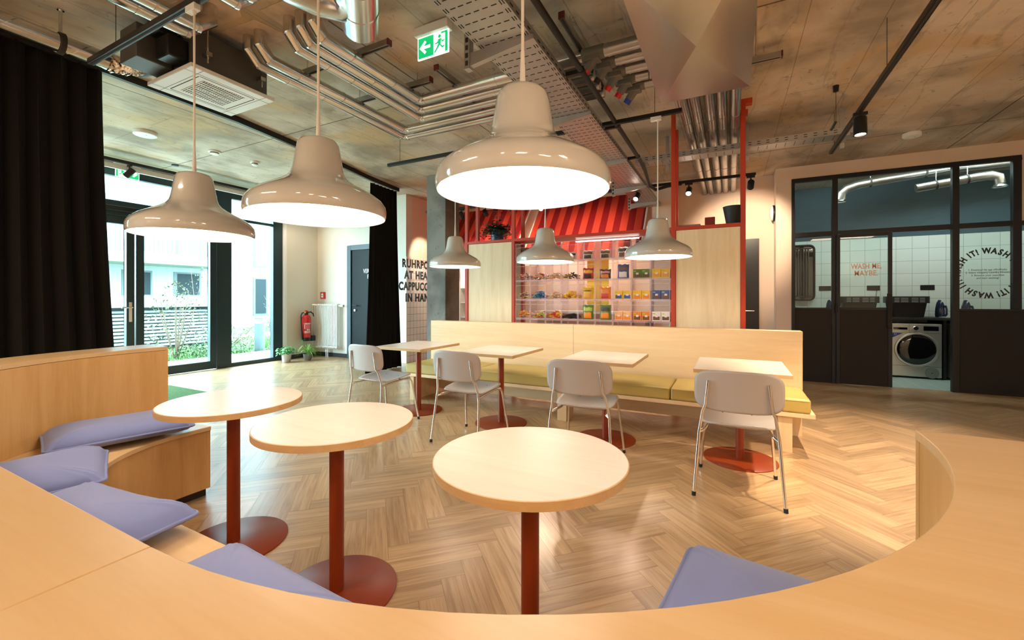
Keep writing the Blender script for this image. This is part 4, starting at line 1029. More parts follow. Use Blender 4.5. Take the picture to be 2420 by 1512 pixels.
curtain('curtain', 'wide floor length black curtain at the left edge behind the booth', (-4.84, 0.35), (-4.84, 1.65), 11, 0.05, 0.01, 3.225, 0.13, 3, 0.0)
curtain('curtain', 'black curtain gathered beside the dark door and the tiled wall', (-5.36, 5.25), (-5.42, 5.92), 7, 0.05, 0.01, 3.20, 0.12, 4, 0.0)
rl = MB().tube([(-4.83, 0.2, 3.235), (-4.84, 1.7, 3.235), (-4.88, 2.8, 3.235), (-5.06, 4.0, 3.235), (-5.30, 5.1, 3.235), (-5.43, 6.0, 3.235)], 0.024, 8)
tag(obj('curtain_rail', MB().sweep([((p[0], p[1]), (1, 0)) for p in [(-4.83, 0.2), (-4.84, 1.7), (-4.88, 2.8), (-5.06, 4.0), (-5.30, 5.1), (-5.43, 6.0)]], -0.022, 0.022, 3.215, CEIL+0.004), 'black'), 'flat black curtain rail running across the concrete ceiling', 'curtain rail')
M['bar_glow'] = emis('bar_glow', (1.0, 0.88, 0.80), 9)
M['shop_fill_glow'] = emis('shop_fill_glow', (1.0, 0.88, 0.74), 15)
# ------------------------------------------------------------------ concrete pillar
struct('wall_pillar', MB().b2(-4.46, -4.08, 5.6, 5.99, 0, CEIL), 'pillar', bevel=0.008)

# ------------------------------------------------------------------ red shelving frame behind the bench
FY0, FY1 = 4.92, 5.24; SZ = 2.035
r = thing('shelf_frame', 'red steel shelving frame with tall posts standing behind the long bench', 'shelving', (0, 0, 0))
px = (-3.237, -2.515, -0.555, 0.115)
for i, x in enumerate(px):
    obj('front_post', MB().b2(x-0.022, x+0.022, FY0, FY0+0.044, 0, CEIL), 'red', r, bevel=0.002)
    obj('rear_post', MB().b2(x-0.022, x+0.022, FY1-0.044, FY1, 0, CEIL if i != 2 else CEIL-0.09), 'red', r, bevel=0.002)
for x in (px[3],):
    obj('head_plate', MB().b2(x-0.05, x+0.08, FY0-0.02, FY0+0.06, CEIL-0.05, CEIL), 'red', r); obj('head_plate', MB().b2(x-0.05, x+0.05, FY1-0.06, FY1+0.02, CEIL-0.05, CEIL), 'red', r)
for a, b_ in ((0, 1), (1, 2), (2, 3)):
    obj('shelf_board', MB().b2(px[a]+0.022, px[b_]-0.022, FY0, FY1, SZ-0.035, SZ), 'red', r, bevel=0.0015)
for a, b_ in ((0, 1), (2, 3)):
    obj('front_panel', MB().b2(px[a]+0.026, px[b_]-0.026, FY0+0.012, FY0+0.03, 0.62, SZ-0.038), 'panel', r, bevel=0.001)
    obj('rear_panel', MB().b2(px[a]+0.026, px[b_]-0.026, FY1-0.02, FY1-0.004, 0.62, SZ-0.038), 'panel', r, bevel=0.001)
    obj('lower_rail', MB().b2(px[a]+0.022, px[b_]-0.022, FY0, FY1, 0.58, 0.615), 'red', r)
obj('lower_rail', MB().b2(px[1]+0.022, px[2]-0.022, FY0, FY1, 0.72, 0.755), 'red', r)
# things on top of it
rnd = random.Random(11)
r = thing('potted_fern', 'dark trailing fern in a blue pot on top of the left red shelf', 'potted plant', (-2.83, 5.07, SZ))
obj('pot', MB().lathe([(0.0, 0), (0.075, 0), (0.085, 0.01), (0.09, 0.15), (0.08, 0.15), (0.0, 0.14)], n=28), 'pot_b', r)
lf = MB()
for i in range(110):
    a = rnd.random()*6.28; L = rnd.uniform(0.10, 0.27); up = rnd.uniform(-0.02, 0.14)
    if i < 5: L, up = 0.06, rnd.uniform(0.2, 0.32)
    pts = [(L*t*cos(a), L*t*sin(a), 0.14+up*t*1.4-(0.10 if i > 5 else 0)*t*t) for t in (0, .2, .4, .6, .8, 1)]
    for k, p in enumerate(pts[1:]):
        for s in (-1, 1):
            T = Matrix.Translation(p) @ Matrix.Rotation(a+s*1.1-pi/2, 4, 'Z') @ Matrix.Rotation(rnd.uniform(-0.4, 0.4), 4, 'X'); q = 0.075*(1-0.12*k)
            lf.add([(0, 0, 0), (q*0.35, q*0.5, 0.003), (0, q, 0), (-q*0.35, q*0.5, 0.003)], [(0, 1, 2, 3)], T)
obj('leaves', lf, 'leaf_d', r)
r = thing('plant_pot', 'empty black tapered pot on top of the right red shelf', 'pot', (0.03, 5.10, SZ))
obj('pot', MB().lathe([(0.0, 0), (0.070, 0), (0.105, 0.20), (0.098, 0.20), (0.066, 0.02), (0.0, 0.02)], n=32), 'black_matt', r)
r = thing('gift_box', 'small dark red card box standing on the right red shelf', 'box', (-0.20, 5.10, SZ))
obj('sleeve', MB().b2(-0.05, 0.05, -0.015, 0.015, 0, 0.105), mat('dark_red_card', (0.25, 0.012, 0.008), 0.5), r, bevel=0.001); obj('inner_box', MB().b2(-0.047, 0.047, -0.012, 0.012, 0.0, 0.108), 'redp', r)
r = thing('flat_box', 'flat pinkish box lying on the right red shelf', 'box', (-0.40, 5.05, SZ))
obj('base', MB().b2(-0.11, 0.11, -0.09, 0.09, 0, 0.014), mat('box_mauve', (0.30, 0.16, 0.17), 0.5), r, bevel=0.001); obj('lid', MB().b2(-0.112, 0.112, -0.092, 0.092, 0.014, 0.022), mat('box_mauve_lid', (0.36, 0.2, 0.2), 0.5), r, bevel=0.001)

# ------------------------------------------------------------------ clear sweet bins, five rows of nine
BX0 = px[1]+0.030; BW = (px[2]-px[1]-0.060)/9; BH = 0.242; BD = 0.25
ROWZ = [0.757+BH*(4-i) for i in range(5)]
ORD = ('leftmost', 'second', 'third', 'fourth', 'fifth', 'sixth', 'seventh', 'eighth', 'rightmost')
ROWN = ('top', 'second', 'third', 'fourth', 'bottom')
def make_bin():
    r = thing('candy_bin', '', 'candy bin', (0, 0, 0), 0, 'clear bins of the sweet shelf')
    w_ = BW-0.004; h = BH-0.004
    b = MB(); x0, x1 = -w_/2, w_/2; t = 0.003
    b.b2(x0, x1, 0, BD, 0, t); b.b2(x0, x0+t, 0, BD, t, h); b.b2(x1-t, x1, 0, BD, t, h); b.b2(x0+t, x1-t, BD-t, BD, t, h)
    obj('box', b, 'bin', r, smooth=False)
    fl = obj('flap', MB().b2(x0+t, x1-t, 0.0, t, 0.008, h-0.05), 'bin', r, smooth=False)
    e = MB(); q = 0.007
    e.b2(x0, x0+q, -0.002, 0.006, 0, h); e.b2(x1-q, x1, -0.002, 0.006, 0, h); e.b2(x0+q, x1-q, -0.002, 0.006, 0, 0.012); e.b2(x0+q, x1-q, -0.002, 0.006, h-0.008, h)
    e.b2(x0+q, x1-q, -0.002, 0.004, h-0.055, h-0.049); e.b2(x0, x0+q, BD-0.006, BD, 0, h); e.b2(x1-q, x1, BD-0.006, BD, 0, h); e.b2(x0+q, x1-q, BD-0.006, BD, 0, 0.01)
    for xx in (x0, x1-q): e.b2(xx, xx+q, 0.005, BD-0.005, 0, 0.008)
    obj('edge_rim', e, 'bin_edge', r, smooth=False)
    return r
bin0 = make_bin(); first_bin = True
def cm_(name, c, rough=0.4): 
    if name not in M: M[name] = mat(name, c, rough)
    return name
PAL = {'brown': (0.16, 0.07, 0.03), 'dbrown': (0.05, 0.022, 0.012), 'cream': (0.62, 0.52, 0.40), 'red': (0.6, 0.03, 0.03), 'orange': (0.80, 0.24, 0.02), 'yellow': (0.85, 0.52, 0.02),
       'green': (0.12, 0.22, 0.03), 'lgreen': (0.40, 0.55, 0.06), 'blue': (0.03, 0.09, 0.32), 'teal': (0.02, 0.32, 0.40), 'white': (0.80, 0.75, 0.72), 'pink': (0.75, 0.25, 0.28), 'black': (0.015, 0.013, 0.012), 'peach': (0.85, 0.45, 0.22), 'amber': (0.75, 0.36, 0.04)}
for k_, c_ in PAL.items(): cm_('c_'+k_, c_)
def heap(label, x, z, cols, n, sz, kind, seed):
    rnd = random.Random(seed); mb = MB(); ms = ['c_'+c for c in cols]
    n = int(n*1.5); sz *= 1.15
    for i in range(n):
        mb.m = rnd.randrange(len(ms)); q = rnd.random(); px_, py_ = rnd.uniform(-0.08, 0.08), rnd.uniform(0.02, 0.2); pz = 0.012+sz*0.6+rnd.random()*0.085*(1-abs(px_)/0.13)
        T = Matrix.Rotation(rnd.random()*6.28, 4, 'Z') @ Matrix.Rotation(rnd.uniform(-0.6, 0.6), 4, 'X')
        if kind == 'ball': mb.ball((px_, py_, pz), sz, 6, (1, 1, 0.8), T)
        elif kind == 'wrap': mb.ball((px_, py_, pz), sz*0.8, 6, (1.3, 0.8, 0.7), T); mb.add([(sz, 0, 0), (sz*2, sz*0.6, 0), (sz*2, -sz*0.6, 0.004)], [(0, 1, 2)], Matrix.Translation((px_, py_, pz)) @ T); mb.add([(-sz, 0, 0), (-sz*2, sz*0.6, 0), (-sz*2, -sz*0.6, 0.004)], [(0, 2, 1)], Matrix.Translation((px_, py_, pz)) @ T)
        elif kind == 'ring': mb.tube([tuple(Matrix.Translation((px_, py_, pz)) @ T @ Vector((sz*cos(a*pi/4), sz*sin(a*pi/4), 0))) for a in range(8)], sz*0.35, 5, closed=True)
        else: mb.tube([(px_-0.05, py_, pz*0.6), (px_, py_+0.01, pz*0.6+0.012), (min(0.09, px_+0.06), py_, pz*0.5)], 0.005, 5)
    o = obj('candy_heap', mb, ms); o.location = (x, FY0+0.012, z+0.004)
    tag(o, label, 'candy', 'loose candies in the clear bins', 'stuff'); return o
def bag(label, x, z, body, patch, band, h=0.15, wd=0.135, txt=None, lean=0.12):
    r = thing('candy_bag', label, 'bag', (x, FY0+0.085, z+0.006), 0, 'bags in the clear bins')
    def f(s):
        def g(u, v):
            X = (2*u-1); Z = v; e = (1-abs(X)**4)*(1-abs(2*Z-1)**5)
            top = 1+0.03*sin(X*7)
            return (X*wd/2*(1-0.05*sin(pi*Z)), s*0.030*e+lean*Z*h*0.6, Z*h*top)
        return g
    mb = MB(); mb.grid(13, 13, f(-1)); mb.grid(13, 13, f(1)); obj('foil', mb, 'c_'+body, r, ang=70)
    p = MB(); p.grid(9, 7, lambda u, v: (lambda q: (q[0], q[1]-0.0015, q[2]))(f(-1)(0.16+0.68*u, 0.10+0.38*v))); obj('print_field', p, 'c_'+patch, r)
    p = MB(); p.grid(9, 5, lambda u, v: (lambda q: (q[0], q[1]-0.0015, q[2]))(f(-1)(0.08+0.84*u, 0.58+0.24*v))); bb = obj('title_band', p, 'c_'+band, r)
    if txt:
        t = MB(); put_text(t, txt, frame_T((0, -0.034+lean*0.65*h*0.6, h*0.645), (1, 0, 0), (0, 0.1, 1)), h*0.11, wd*0.72, 'c', 0.02); obj('title_lettering', t, 'text', bb, smooth=False)
    return r
def boxes(label_a, label_b, x, z, c, c2, h=0.105):
    for s, lb in ((-1, label_a), (1, label_b)):
        r = thing('sweet_box', lb, 'box', (x+s*0.049, FY0+0.06, z+0.006), 0, 'small boxes in the clear bins')
        obj('carton', MB().b2(-0.046, 0.046, 0, 0.11, 0, h), 'c_'+c, r, bevel=0.001)
        f = MB(); f.b2(-0.036, 0.036, -0.0015, 0.002, h*0.12, h*0.5); obj('picture_field', f, 'c_'+c2, r, smooth=False)
        t = MB(); t.b2(-0.012, 0.016, -0.002, 0.001, h*0.42, h*0.62); tt = obj('logo_field', t, 'c_white', r, smooth=False)
        t = MB(); t.b2(-0.04, -0.012, -0.002, 0.001, h*0.74, h*0.84); obj('corner_mark', t, 'c_lgreen', r, smooth=False)
def where(c, rw): return f'{ROWN[rw]} row, {ORD[c]} column of the clear shelf'
CONT = {
 (0, 0): ('bag', 'brown', 'cream', 'dbrown', 0.19), (0, 2): ('bag', 'brown', 'cream', 'dbrown', 0.18), (0, 3): ('bag', 'cream', 'brown', 'dbrown', 0.10), (0, 4): ('bag', 'cream', 'dbrown', 'brown', 0.11), (0, 5): ('bag', 'cream', 'dbrown', 'brown', 0.11), (0, 6): ('bag', 'cream', 'brown', 'dbrown', 0.13), (0, 7): ('bag', 'dbrown', 'brown', 'cream', 0.20), (0, 8): ('bag', 'dbrown', 'brown', 'brown', 0.20),
 (1, 0): ('heap', ['brown', 'red', 'cream'], 60, 0.012, 'wrap'), (1, 1): ('heap', ['dbrown', 'red', 'amber', 'cream'], 60, 0.013, 'wrap'), (1, 2): ('heap', ['peach', 'cream'], 50, 0.013, 'wrap'), (1, 3): ('heap', ['black', 'dbrown', 'yellow'], 46, 0.012, 'wrap'),
 (1, 4): ('bag', 'red', 'dbrown', 'yellow', 0.14), (1, 5): ('bag', 'dbrown', 'orange', 'pink', 0.12), (1, 6): ('bag', 'blue', 'white', 'brown', 0.17), (1, 7): ('box', 'green', 'brown'), (1, 8): ('box', 'yellow', 'amber'),
 (2, 0): ('heap', ['brown', 'amber', 'cream'], 60, 0.012, 'wrap'), (2, 1): ('heap', ['teal', 'blue', 'teal'], 70, 0.015, 'wrap'), (2, 2): ('heap', ['peach', 'cream'], 60, 0.013, 'ring'), (2, 3): ('heap', ['yellow', 'yellow', 'amber'], 70, 0.016, 'ring'),
 (2, 4): ('bag', 'yellow', 'amber', 'yellow', 0.15, 'HARIBO'), (2, 5): ('bag', 'orange', 'red', 'orange', 0.15), (2, 6): ('box', 'yellow', 'blue'), (2, 7): ('box', 'yellow', 'orange'), (2, 8): ('box', 'blue', 'brown'),
 (3, 0): ('heap', ['yellow', 'cream', 'orange'], 60, 0.014, 'wrap'), (3, 1): ('heap', ['red', 'yellow', 'lgreen', 'pink', 'cream'], 70, 0.013, 'ring'), (3, 2): ('heap', ['red', 'yellow', 'lgreen', 'orange'], 70, 0.013, 'ring'), (3, 3): ('heap', ['black'], 40, 0.010, 'stick'),
 (3, 4): ('bag', 'green', 'orange', 'lgreen', 0.18), (3, 5): ('bag', 'green', 'orange', 'black', 0.18), (3, 6): ('box', 'peach', 'orange'), (3, 7): ('box', 'orange', 'brown'), (3, 8): ('box', 'white', 'brown'),
}
for rw in range(5):
    for c in range(9):
        x = BX0+BW*(c+0.5); z = ROWZ[rw]
        ct_ = CONT.get((rw, c)); what = 'empty looking' if not ct_ else {'heap': 'with loose candies', 'bag': 'with a bag of sweets', 'box': 'with two small boxes'}[ct_[0]]
        lb = f'clear plastic bin {what}, {ROWN[rw]} row, {ORD[c]} column'
        if rw == 4: lb = f'clear plastic bin just above the bench back, {ORD[c]} column'
        if first_bin: bin0.location = (x, FY0+0.008, z); bin0['label'] = lb; first_bin = False
        else: dup(bin0, (x, FY0+0.008, z), None, lb)
        if not ct_: continue
        wh = where(c, rw)
        if ct_[0] == 'heap': heap(f'{" and ".join({"lgreen": "green", "dbrown": "dark"}.get(q, q) for q in ct_[1][:2])} loose candies in the {wh}', x, z, ct_[1], ct_[2], ct_[3], ct_[4], rw*10+c)
        elif ct_[0] == 'bag': bag(f'{ {"dbrown": "dark brown", "cream": "cream and brown"}.get(ct_[1], ct_[1])} sweet bag in the {wh}', x, z, ct_[1], ct_[2], ct_[3], ct_[4], txt=ct_[5] if len(ct_) > 5 else None)
        else: boxes(f'left {ct_[1]} box in the {wh}', f'right {ct_[1]} box in the {wh}', x, z, ct_[1], ct_[2])

r = thing('strip_light', 'white light bar behind the top row of clear sweet bins', 'strip light', (-1.36, 5.19, 1.955)); obj('housing', MB().b2(-0.4, 0.4, -0.015, 0.015, 0.030, 0.044), 'white', r, bevel=0.002); obj('diffuser', MB().b2(-0.39, 0.39, -0.010, 0.010, 0.020, 0.030), 'bar_glow', r, smooth=False)
# ------------------------------------------------------------------ striped awnings and the shop behind
def awning(label, x0, x1):
    r = thing('awning', label, 'awning', (0, 0, 0), 0, 'striped awnings on the far wall')
    y0, z0, y1, z1 = 8.12, 3.21, 7.28, 2.10
    m = MB(); m.add([(x0, y0, z0), (x1, y0, z0), (x1, y1, z1), (x0, y1, z1)], [(0, 1, 2, 3)]); obj('cloth', m, 'stripes', r, solid=0.012, smooth=False)
    m = MB().b2(x0, x1, y1-0.008, y1+0.008, z1-0.16, z1); obj('valance', m, 'stripes', r, smooth=False)
    for x in (x0, x1):
        m = MB(); m.tube([(x, y0, z0), (x, y1, z1)], 0.016, 8); m.tube([(x, y1, z1), (x, 8.14, 2.05)], 0.012, 8); obj('side_arm', m, 'white', r)
    return r
awning('red striped awning on the far wall, right one beside the box pier', -3.50, -1.325)
awning('red striped awning on the far wall, left one nearer the concrete pillar', -5.55, -3.70)
for x, l in ((-2.4, 'added warm fill strip under the right striped awning'), (-4.6, 'added warm fill strip under the left striped awning')):  # fill strips added to brighten the shop wall and counter
    r = thing('strip_light', l, 'strip light', (x, 7.75, 2.16)); obj('housing', MB().b2(-0.8, 0.8, -0.04, 0.04, 0, 0.04), 'white', r, bevel=0.003); obj('diffuser', MB().b2(-0.78, 0.78, -0.035, 0.035, -0.012, 0), 'shop_fill_glow', r, smooth=False)
    obj('mounting_arm', MB().b2(-0.5, -0.47, 0.0, 0.39, 0.01, 0.03).b2(0.47, 0.5, 0, 0.39, 0.01, 0.03), 'white', r, smooth=False)
# shop counter, shelves and drinks seen through the bins
r = thing('shop_counter', 'pale tiled shop counter behind the clear sweet bins', 'counter', (0, 0, 0))
obj('body', MB().b2(-3.3, -1.3, 7.5, 8.1, 0, 0.98), 'tile_w', r, smooth=False); obj('counter_top', MB().b2(-3.35, -1.25, 7.45, 8.12, 0.98, 1.02), 'white', r, bevel=0.003)
r = thing('shop_poster', 'yellow panel standing on the counter behind the clear sweet bins', 'sign', (0, 0, 0))
obj('panel', MB().b2(-2.35, -1.95, 7.60, 7.62, 1.03, 2.0), 'yellow', r, bevel=0.002); obj('stand', MB().b2(-2.3, -2.0, 7.55, 7.70, 1.02, 1.03), 'steel', r)
r = thing('drinks_fridge', 'lit drinks fridge seen between the concrete pillar and the red frame', 'fridge', (-4.62, 7.55, 0))
obj('cabinet', MB().b2(-0.55, 0.75, 0.45, 0.5, 0, 2.0).b2(-0.55, -0.5, 0, 0.45, 0, 2.0).b2(0.7, 0.75, 0, 0.45, 0, 2.0).b2(-0.5, 0.7, 0, 0.45, 1.94, 2.0).b2(-0.5, 0.7, 0, 0.45, 0, 0.2), 'white', r, smooth=False)
for z in (0.55, 0.86, 1.17, 1.48): obj('shelf', MB().b2(-0.5, 0.7, 0.02, 0.45, z-0.015, z), 'white', r, smooth=False)
obj('light_strip', MB().b2(-0.45, 0.65, 0.03, 0.06, 1.92, 1.935), 'cool_glow', r, smooth=False)
def bottle(label, x, y, z, c, h):
    r = thing('drink_bottle', label, 'bottle', (x, y, z), 0, 'drinks in the shop fridge')
    obj('bottle', MB().lathe([(0.0, 0), (0.031, 0), (0.033, 0.01), (0.033, h*0.62), (0.013, h*0.82), (0.013, h*0.95)], n=14), 'c_'+c, r); obj('cap', MB().cyl((0, 0, h*0.95), (0, 0, h), 0.015, 10), 'c_white', r)
    obj('sleeve', MB().lathe([(0.0335, h*0.2), (0.0338, h*0.22), (0.0338, h*0.5), (0.0335, h*0.52)], n=14), 'c_'+('white' if c != 'white' else 'red'), r)
for k, (z, nm, cols) in enumerate(((0.55, 'lowest', ('lgreen', 'yellow', 'lgreen', 'teal', 'black')), (0.86, 'second lowest', ('amber', 'orange', 'pink', 'pink', 'red')), (1.17, 'second highest', ('black', 'dbrown', 'black', 'teal', 'blue')), (1.48, 'highest', ('black', 'blue', 'teal', 'white', 'green')))):
    for i, c in enumerate(cols):
        bottle(f'{ {"lgreen": "bright green", "dbrown": "dark brown"}.get(c, c)} drink bottle on the {nm} fridge shelf, {("first", "second", "third", "fourth", "fifth")[i]} from left', -4.62+0.1+i*0.11, 7.66, z, c, 0.24)
r = thing('round_sign', 'round yellow sign hanging before the drinks fridge', 'sign', (-4.02, 7.2, 1.58))
T90 = Matrix.Rotation(radians(90), 4, 'X')
dsk = obj('disc', MB().lathe([(0, 0.01), (0.16, 0.01), (0.16, 0), (0, 0)], (0, 0, 0), 40, T90), 'yellow', r)
t = MB()
for i in range(26):
    a = 2*pi*i/26; t.box((0.135*cos(a), -0.011, 0.135*sin(a)), (0.012, 0.002, 0.018), 0)
obj('rim_lettering', t, 'text', dsk, smooth=False)
obj('wire', MB().cyl((0, -0.005, 0.16), (0, -0.005, 1.70), 0.003, 6), 'black', r)
# lettering on the tiled wall
t = MB()
for s_, yc, zb, wd in (('RUHRPOTT', 6.80, 1.855, 1.05), ('AT HEART', 6.80, 1.635, 0.95), ('CAPPUCCINO', 6.80, 1.413, 1.25), ('IN HAND', 6.80, 1.190, 0.87)):
    put_text(t, s_, frame_T((-5.583, yc, zb), (0, 1, 0), (0, 0, 1)), 0.165, wd, 'c', 0.045)
tag(obj('wall_lettering', t, 'text', smooth=False), 'bold black lettering of four lines on the white tiled wall beside the pillar', 'lettering')
r = thing('wall_lamp', 'round white wall lamp on the side of the laundry wall corner', 'wall lamp', (0.63, 7.98, 2.62))
Ty = Matrix.Rotation(radians(-90), 4, 'Y')
obj('base', MB().lathe([(0, 0.03), (0.13, 0.03), (0.13, 0.0), (0, 0)], (0, 0, 0), 32, Ty), 'black', r); obj('diffuser', MB().lathe([(0, 0.075), (0.07, 0.07), (0.11, 0.055), (0.12, 0.03)], (0, 0, 0), 32, Ty), 'white', r)

# ------------------------------------------------------------------ pendant lamps
def pendant(label, x, y, zr, top, light, track_end):
    r = thing('pendant_lamp', label, 'pendant lamp', (x, y, zr), 0, 'pale enamel pendant lamps')
    prof = [(0.283, 0.0), (0.288, 0.012), (0.2885, 0.035), (0.284, 0.055), (0.270, 0.075), (0.240, 0.098), (0.200, 0.120), (0.160, 0.142), (0.130, 0.162), (0.113, 0.182), (0.105, 0.205), (0.098, 0.245), (0.091, 0.290), (0.085, 0.318), (0.076, 0.333), (0.060, 0.340), (0.0, 0.342)]
    sh = obj('shade', MB().lathe(prof, n=96, cap=False), 'lamp', r, ang=60)
    inner = [(0.283, 0.0), (0.279, 0.004), (0.280, 0.035), (0.272, 0.055), (0.255, 0.075), (0.20, 0.095), (0.0, 0.10)]
    obj('inner_shade', MB().lathe(inner, n=96, cap=False), 'lamp_in', sh, ang=60)
    obj('diffuser', MB().lathe([(0.0, 0.030), (0.272, 0.030), (0.274, 0.036), (0.0, 0.036)], n=64), 'glow', sh)
    obj('cord', MB().tube([(0, 0, 0.35), (0, 0, top-zr-0.04)], 0.0055, 8), 'cord', r)
    obj('cord_grip', MB().cyl((0, 0, 0.338), (0, 0, 0.47), 0.011, 14, 0.0065), 'cord', r)
    ad = MB(); ad.b2(-0.06, 0.03, -0.017, 0.017, top-zr-0.035, top-zr) if True else None
    ad.cyl((0, 0, top-zr-0.05), (0, 0, top-zr-0.035), 0.010, 12)
    obj('track_adapter', ad, 'white', r, bevel=0.002)
    return r
TZ = 2.875
pendant('large enamel pendant lamp over the nearest round table, centre of the picture', -0.618, 1.28, 1.618, TZ, 1, 0)
pendant('large enamel pendant lamp over the middle round table', -1.62, 1.28, 1.622, TZ, 1, 0)
pendant('enamel pendant lamp over the leftmost round table before the glass door', -2.62, 1.28, 1.606, TZ, 1, 0)
pendant('small looking pendant lamp at the right, in front of the birch panel', -0.575, 3.95, 1.625, TZ, 1, 0)
pendant('small looking pendant lamp in the middle, in front of the sweet bins', -1.655, 3.95, 1.622, TZ, 1, 0)
pendant('small looking pendant lamp beside the concrete pillar', -2.745, 3.95, 1.612, TZ, 1, 0)

# ------------------------------------------------------------------ lighting tracks and spots
def track(label, a, b, wires, z=2.89):
    r = thing('light_track', label, 'light track', (0, 0, 0), 0, 'black lighting tracks')
    ax = abs(b[0]-a[0]) > abs(b[1]-a[1]); x0, x1 = sorted((a[0], b[0])); y0, y1 = sorted((a[1], b[1])); h = 0.018
    if ax: obj('profile', MB().b2(x0, x1, y0-h, y0+h, z-0.016, z+0.02), 'black', r, bevel=0.002); obj('channel', MB().b2(x0+0.01, x1-0.01, y0-0.007, y0+0.007, z-0.0175, z-0.015), 'slot', r, smooth=False)
    else: obj('profile', MB().b2(x0-h, x0+h, y0, y1, z-0.016, z+0.02), 'black', r, bevel=0.002); obj('channel', MB().b2(x0-0.007, x0+0.007, y0+0.01, y1-0.01, z-0.0175, z-0.015), 'slot', r, smooth=False)
    for w_ in wires: obj('suspension_wire', MB().cyl((*w_, z+0.02), (*w_, CEIL), 0.0022, 6), 'slot', r)
    return r
track('black lighting track at the top left carrying the large pendant lamps', (-3.93, 1.28), (0.4, 1.28), ((-3.55, 1.28), (-1.9, 1.28), (0.2, 1.28)))
track('black lighting track carrying the three small pendants above the square tables', (-3.74, 3.95), (-0.375, 3.95), ((-3.55, 3.95), (-0.6, 3.95)))
track('black lighting track at the upper right running away to the laundry', (1.0, 1.9), (1.0, 5.87), ((1.0, 2.1), (1.0, 3.95), (1.0, 5.7)))
track('black lighting track with spots in front of the striped awnings', (-5.2, 6.5), (0.30, 6.5), ((-4.9, 6.5), (-2.4, 6.5), (0.1, 6.5)), 2.91)
r = thing('light_track', 'black lighting track along the top of the glazed front with a bent feed cable', 'light track', (0, 0, 0), 0, 'black lighting tracks')
obj('profile', MB().b2(-7.52, -7.46, 1.6, 6.2, 3.13, 3.17), 'black', r, bevel=0.002)
obj('cover_strip', MB().b2(-7.56, -7.53, 1.6, 6.2, 3.05, 3.12), 'white', r, smooth=False)
for y in (2.2, 4.8): obj('feed_cable', MB().tube([(-7.49, y-0.12, 3.16), (-7.49, y-0.03, 3.165), (-7.49, y, 3.19), (-7.49, y, CEIL)], 0.009, 8), 'black', r)
for y in (3.4, 4.8): obj('ceiling_plate', MB().cyl((-7.49, y, CEIL-0.012), (-7.49, y, CEIL), 0.045, 20), 'black', r)
def spot(label, x, y, z, aim, lit, power=0, ang=50, big=False):
    r = thing('track_spot', label, 'spotlight', (x, y, z), 0, 'black track spots')
    R, L = (0.048, 0.155) if big else (0.040, 0.135)
    d = (Vector(aim)-Vector((x, y, z-0.12))).normalized()
    obj('adapter', MB().b2(-0.05, 0.05, -0.015, 0.015, -0.025, 0.0), 'black', r, bevel=0.002)
    obj('arm', MB().cyl((0, 0, -0.07), (0, 0, -0.02), 0.010, 12), 'black', r)
    Q = d.to_track_quat('-Z', 'Y').to_matrix().to_4x4(); c = Vector((0, 0, -0.08-L*0.25))
    T = Matrix.Translation(c) @ Q
    h = MB().lathe([(0.0, L*0.5), (R*0.9, L*0.5), (R, L*0.45), (R, -L*0.5), (R*0.86, -L*0.5), (R*0.8, -L*0.42), (R*0.8, -L*0.36)], (0, 0, 0), 28, None, False)
    h.v = [T @ v for v in h.v]; hd = obj('head', h, 'black', r)
    g = MB().lathe([(0.0, -L*0.40), (R*0.82, -L*0.40), (R*0.82, -L*0.38), (0.0, -L*0.38)], (0, 0, 0), 24)
    g.v = [T @ v for v in g.v]; obj('lens', g, 'spot_glow' if lit else 'dark_glass', hd)
    if power:
        ld = bpy.data.lights.new('spot_light', 'SPOT'); ld.energy = power; ld.color = WARM; ld.spot_size = radians(ang); ld.spot_blend = 0.6; ld.shadow_soft_size = 0.035
        lo = bpy.data.objects.new('spot_light', ld); COL.objects.link(lo); lo.parent = r; lo.matrix_parent_inverse = Matrix.Identity(4)
        lo.location = c+d*(L*0.55); lo.rotation_euler = d.to_track_quat('-Z', 'Y').to_euler()
    return r
spot('black cylinder spot hanging from the right track, lit', 1.0, 4.66, 2.872, (1.0, 4.45, 0), True, 165, 75, True)
spot('black spot on the right track above the right booth end', 1.0, 2.6, 2.872, (0.95, 3.75, 0), True, 190, 55, True)
spot('lit spot before the right striped awning near the box pier', -1.245, 6.5, 2.89, (-1.6, 4.7, 1.0), True, 80, 60)
spot('lit spot seen between the right red posts', -0.525, 6.5, 2.89, (-0.6, 4.5, 0.9), True, 80, 60)
spot('lit spot hidden behind the largest pendant rim', -2.79, 6.5, 2.89, (-2.6, 4.9, 1.0), True, 80, 60)
spot('dark spot turned to the right striped awning', -2.13, 6.5, 2.89, (-2.2, 7.6, 2.3), False, 34, 80)
spot('dark spot above the fern turned to the left striped awning', -3.87, 6.5, 2.89, (-4.1, 7.6, 2.3), False, 34, 80)
spot('dark spot right of the fern turned to the awnings', -3.34, 6.5, 2.89, (-3.1, 7.6, 2.3), False, 24, 80)
spot('dark spot beside the concrete pillar top', -4.38, 6.5, 2.89, (-4.6, 7.8, 1.5), False, 50, 80)
spot('dark spot behind the rightmost red post', 0.24, 6.5, 2.89, (0.2, 8.0, 2.2), False, 90, 70)
spot('dark spot washing the tiled lettering wall', -4.95, 6.5, 2.89, (-5.6, 6.95, 1.95), False, 45, 60)
spot('added fill spot on the window track hidden behind the middle pendant', -7.49, 5.0, 3.13, (-7.75, 6.3, 1.3), True, 22, 110)  # spot added out of view to brighten the radiator wall
spot('black spot on the window track before the exit sign', -7.49, 2.85, 3.13, (-8.4, 2.2, 1.9), True, 0, 50)

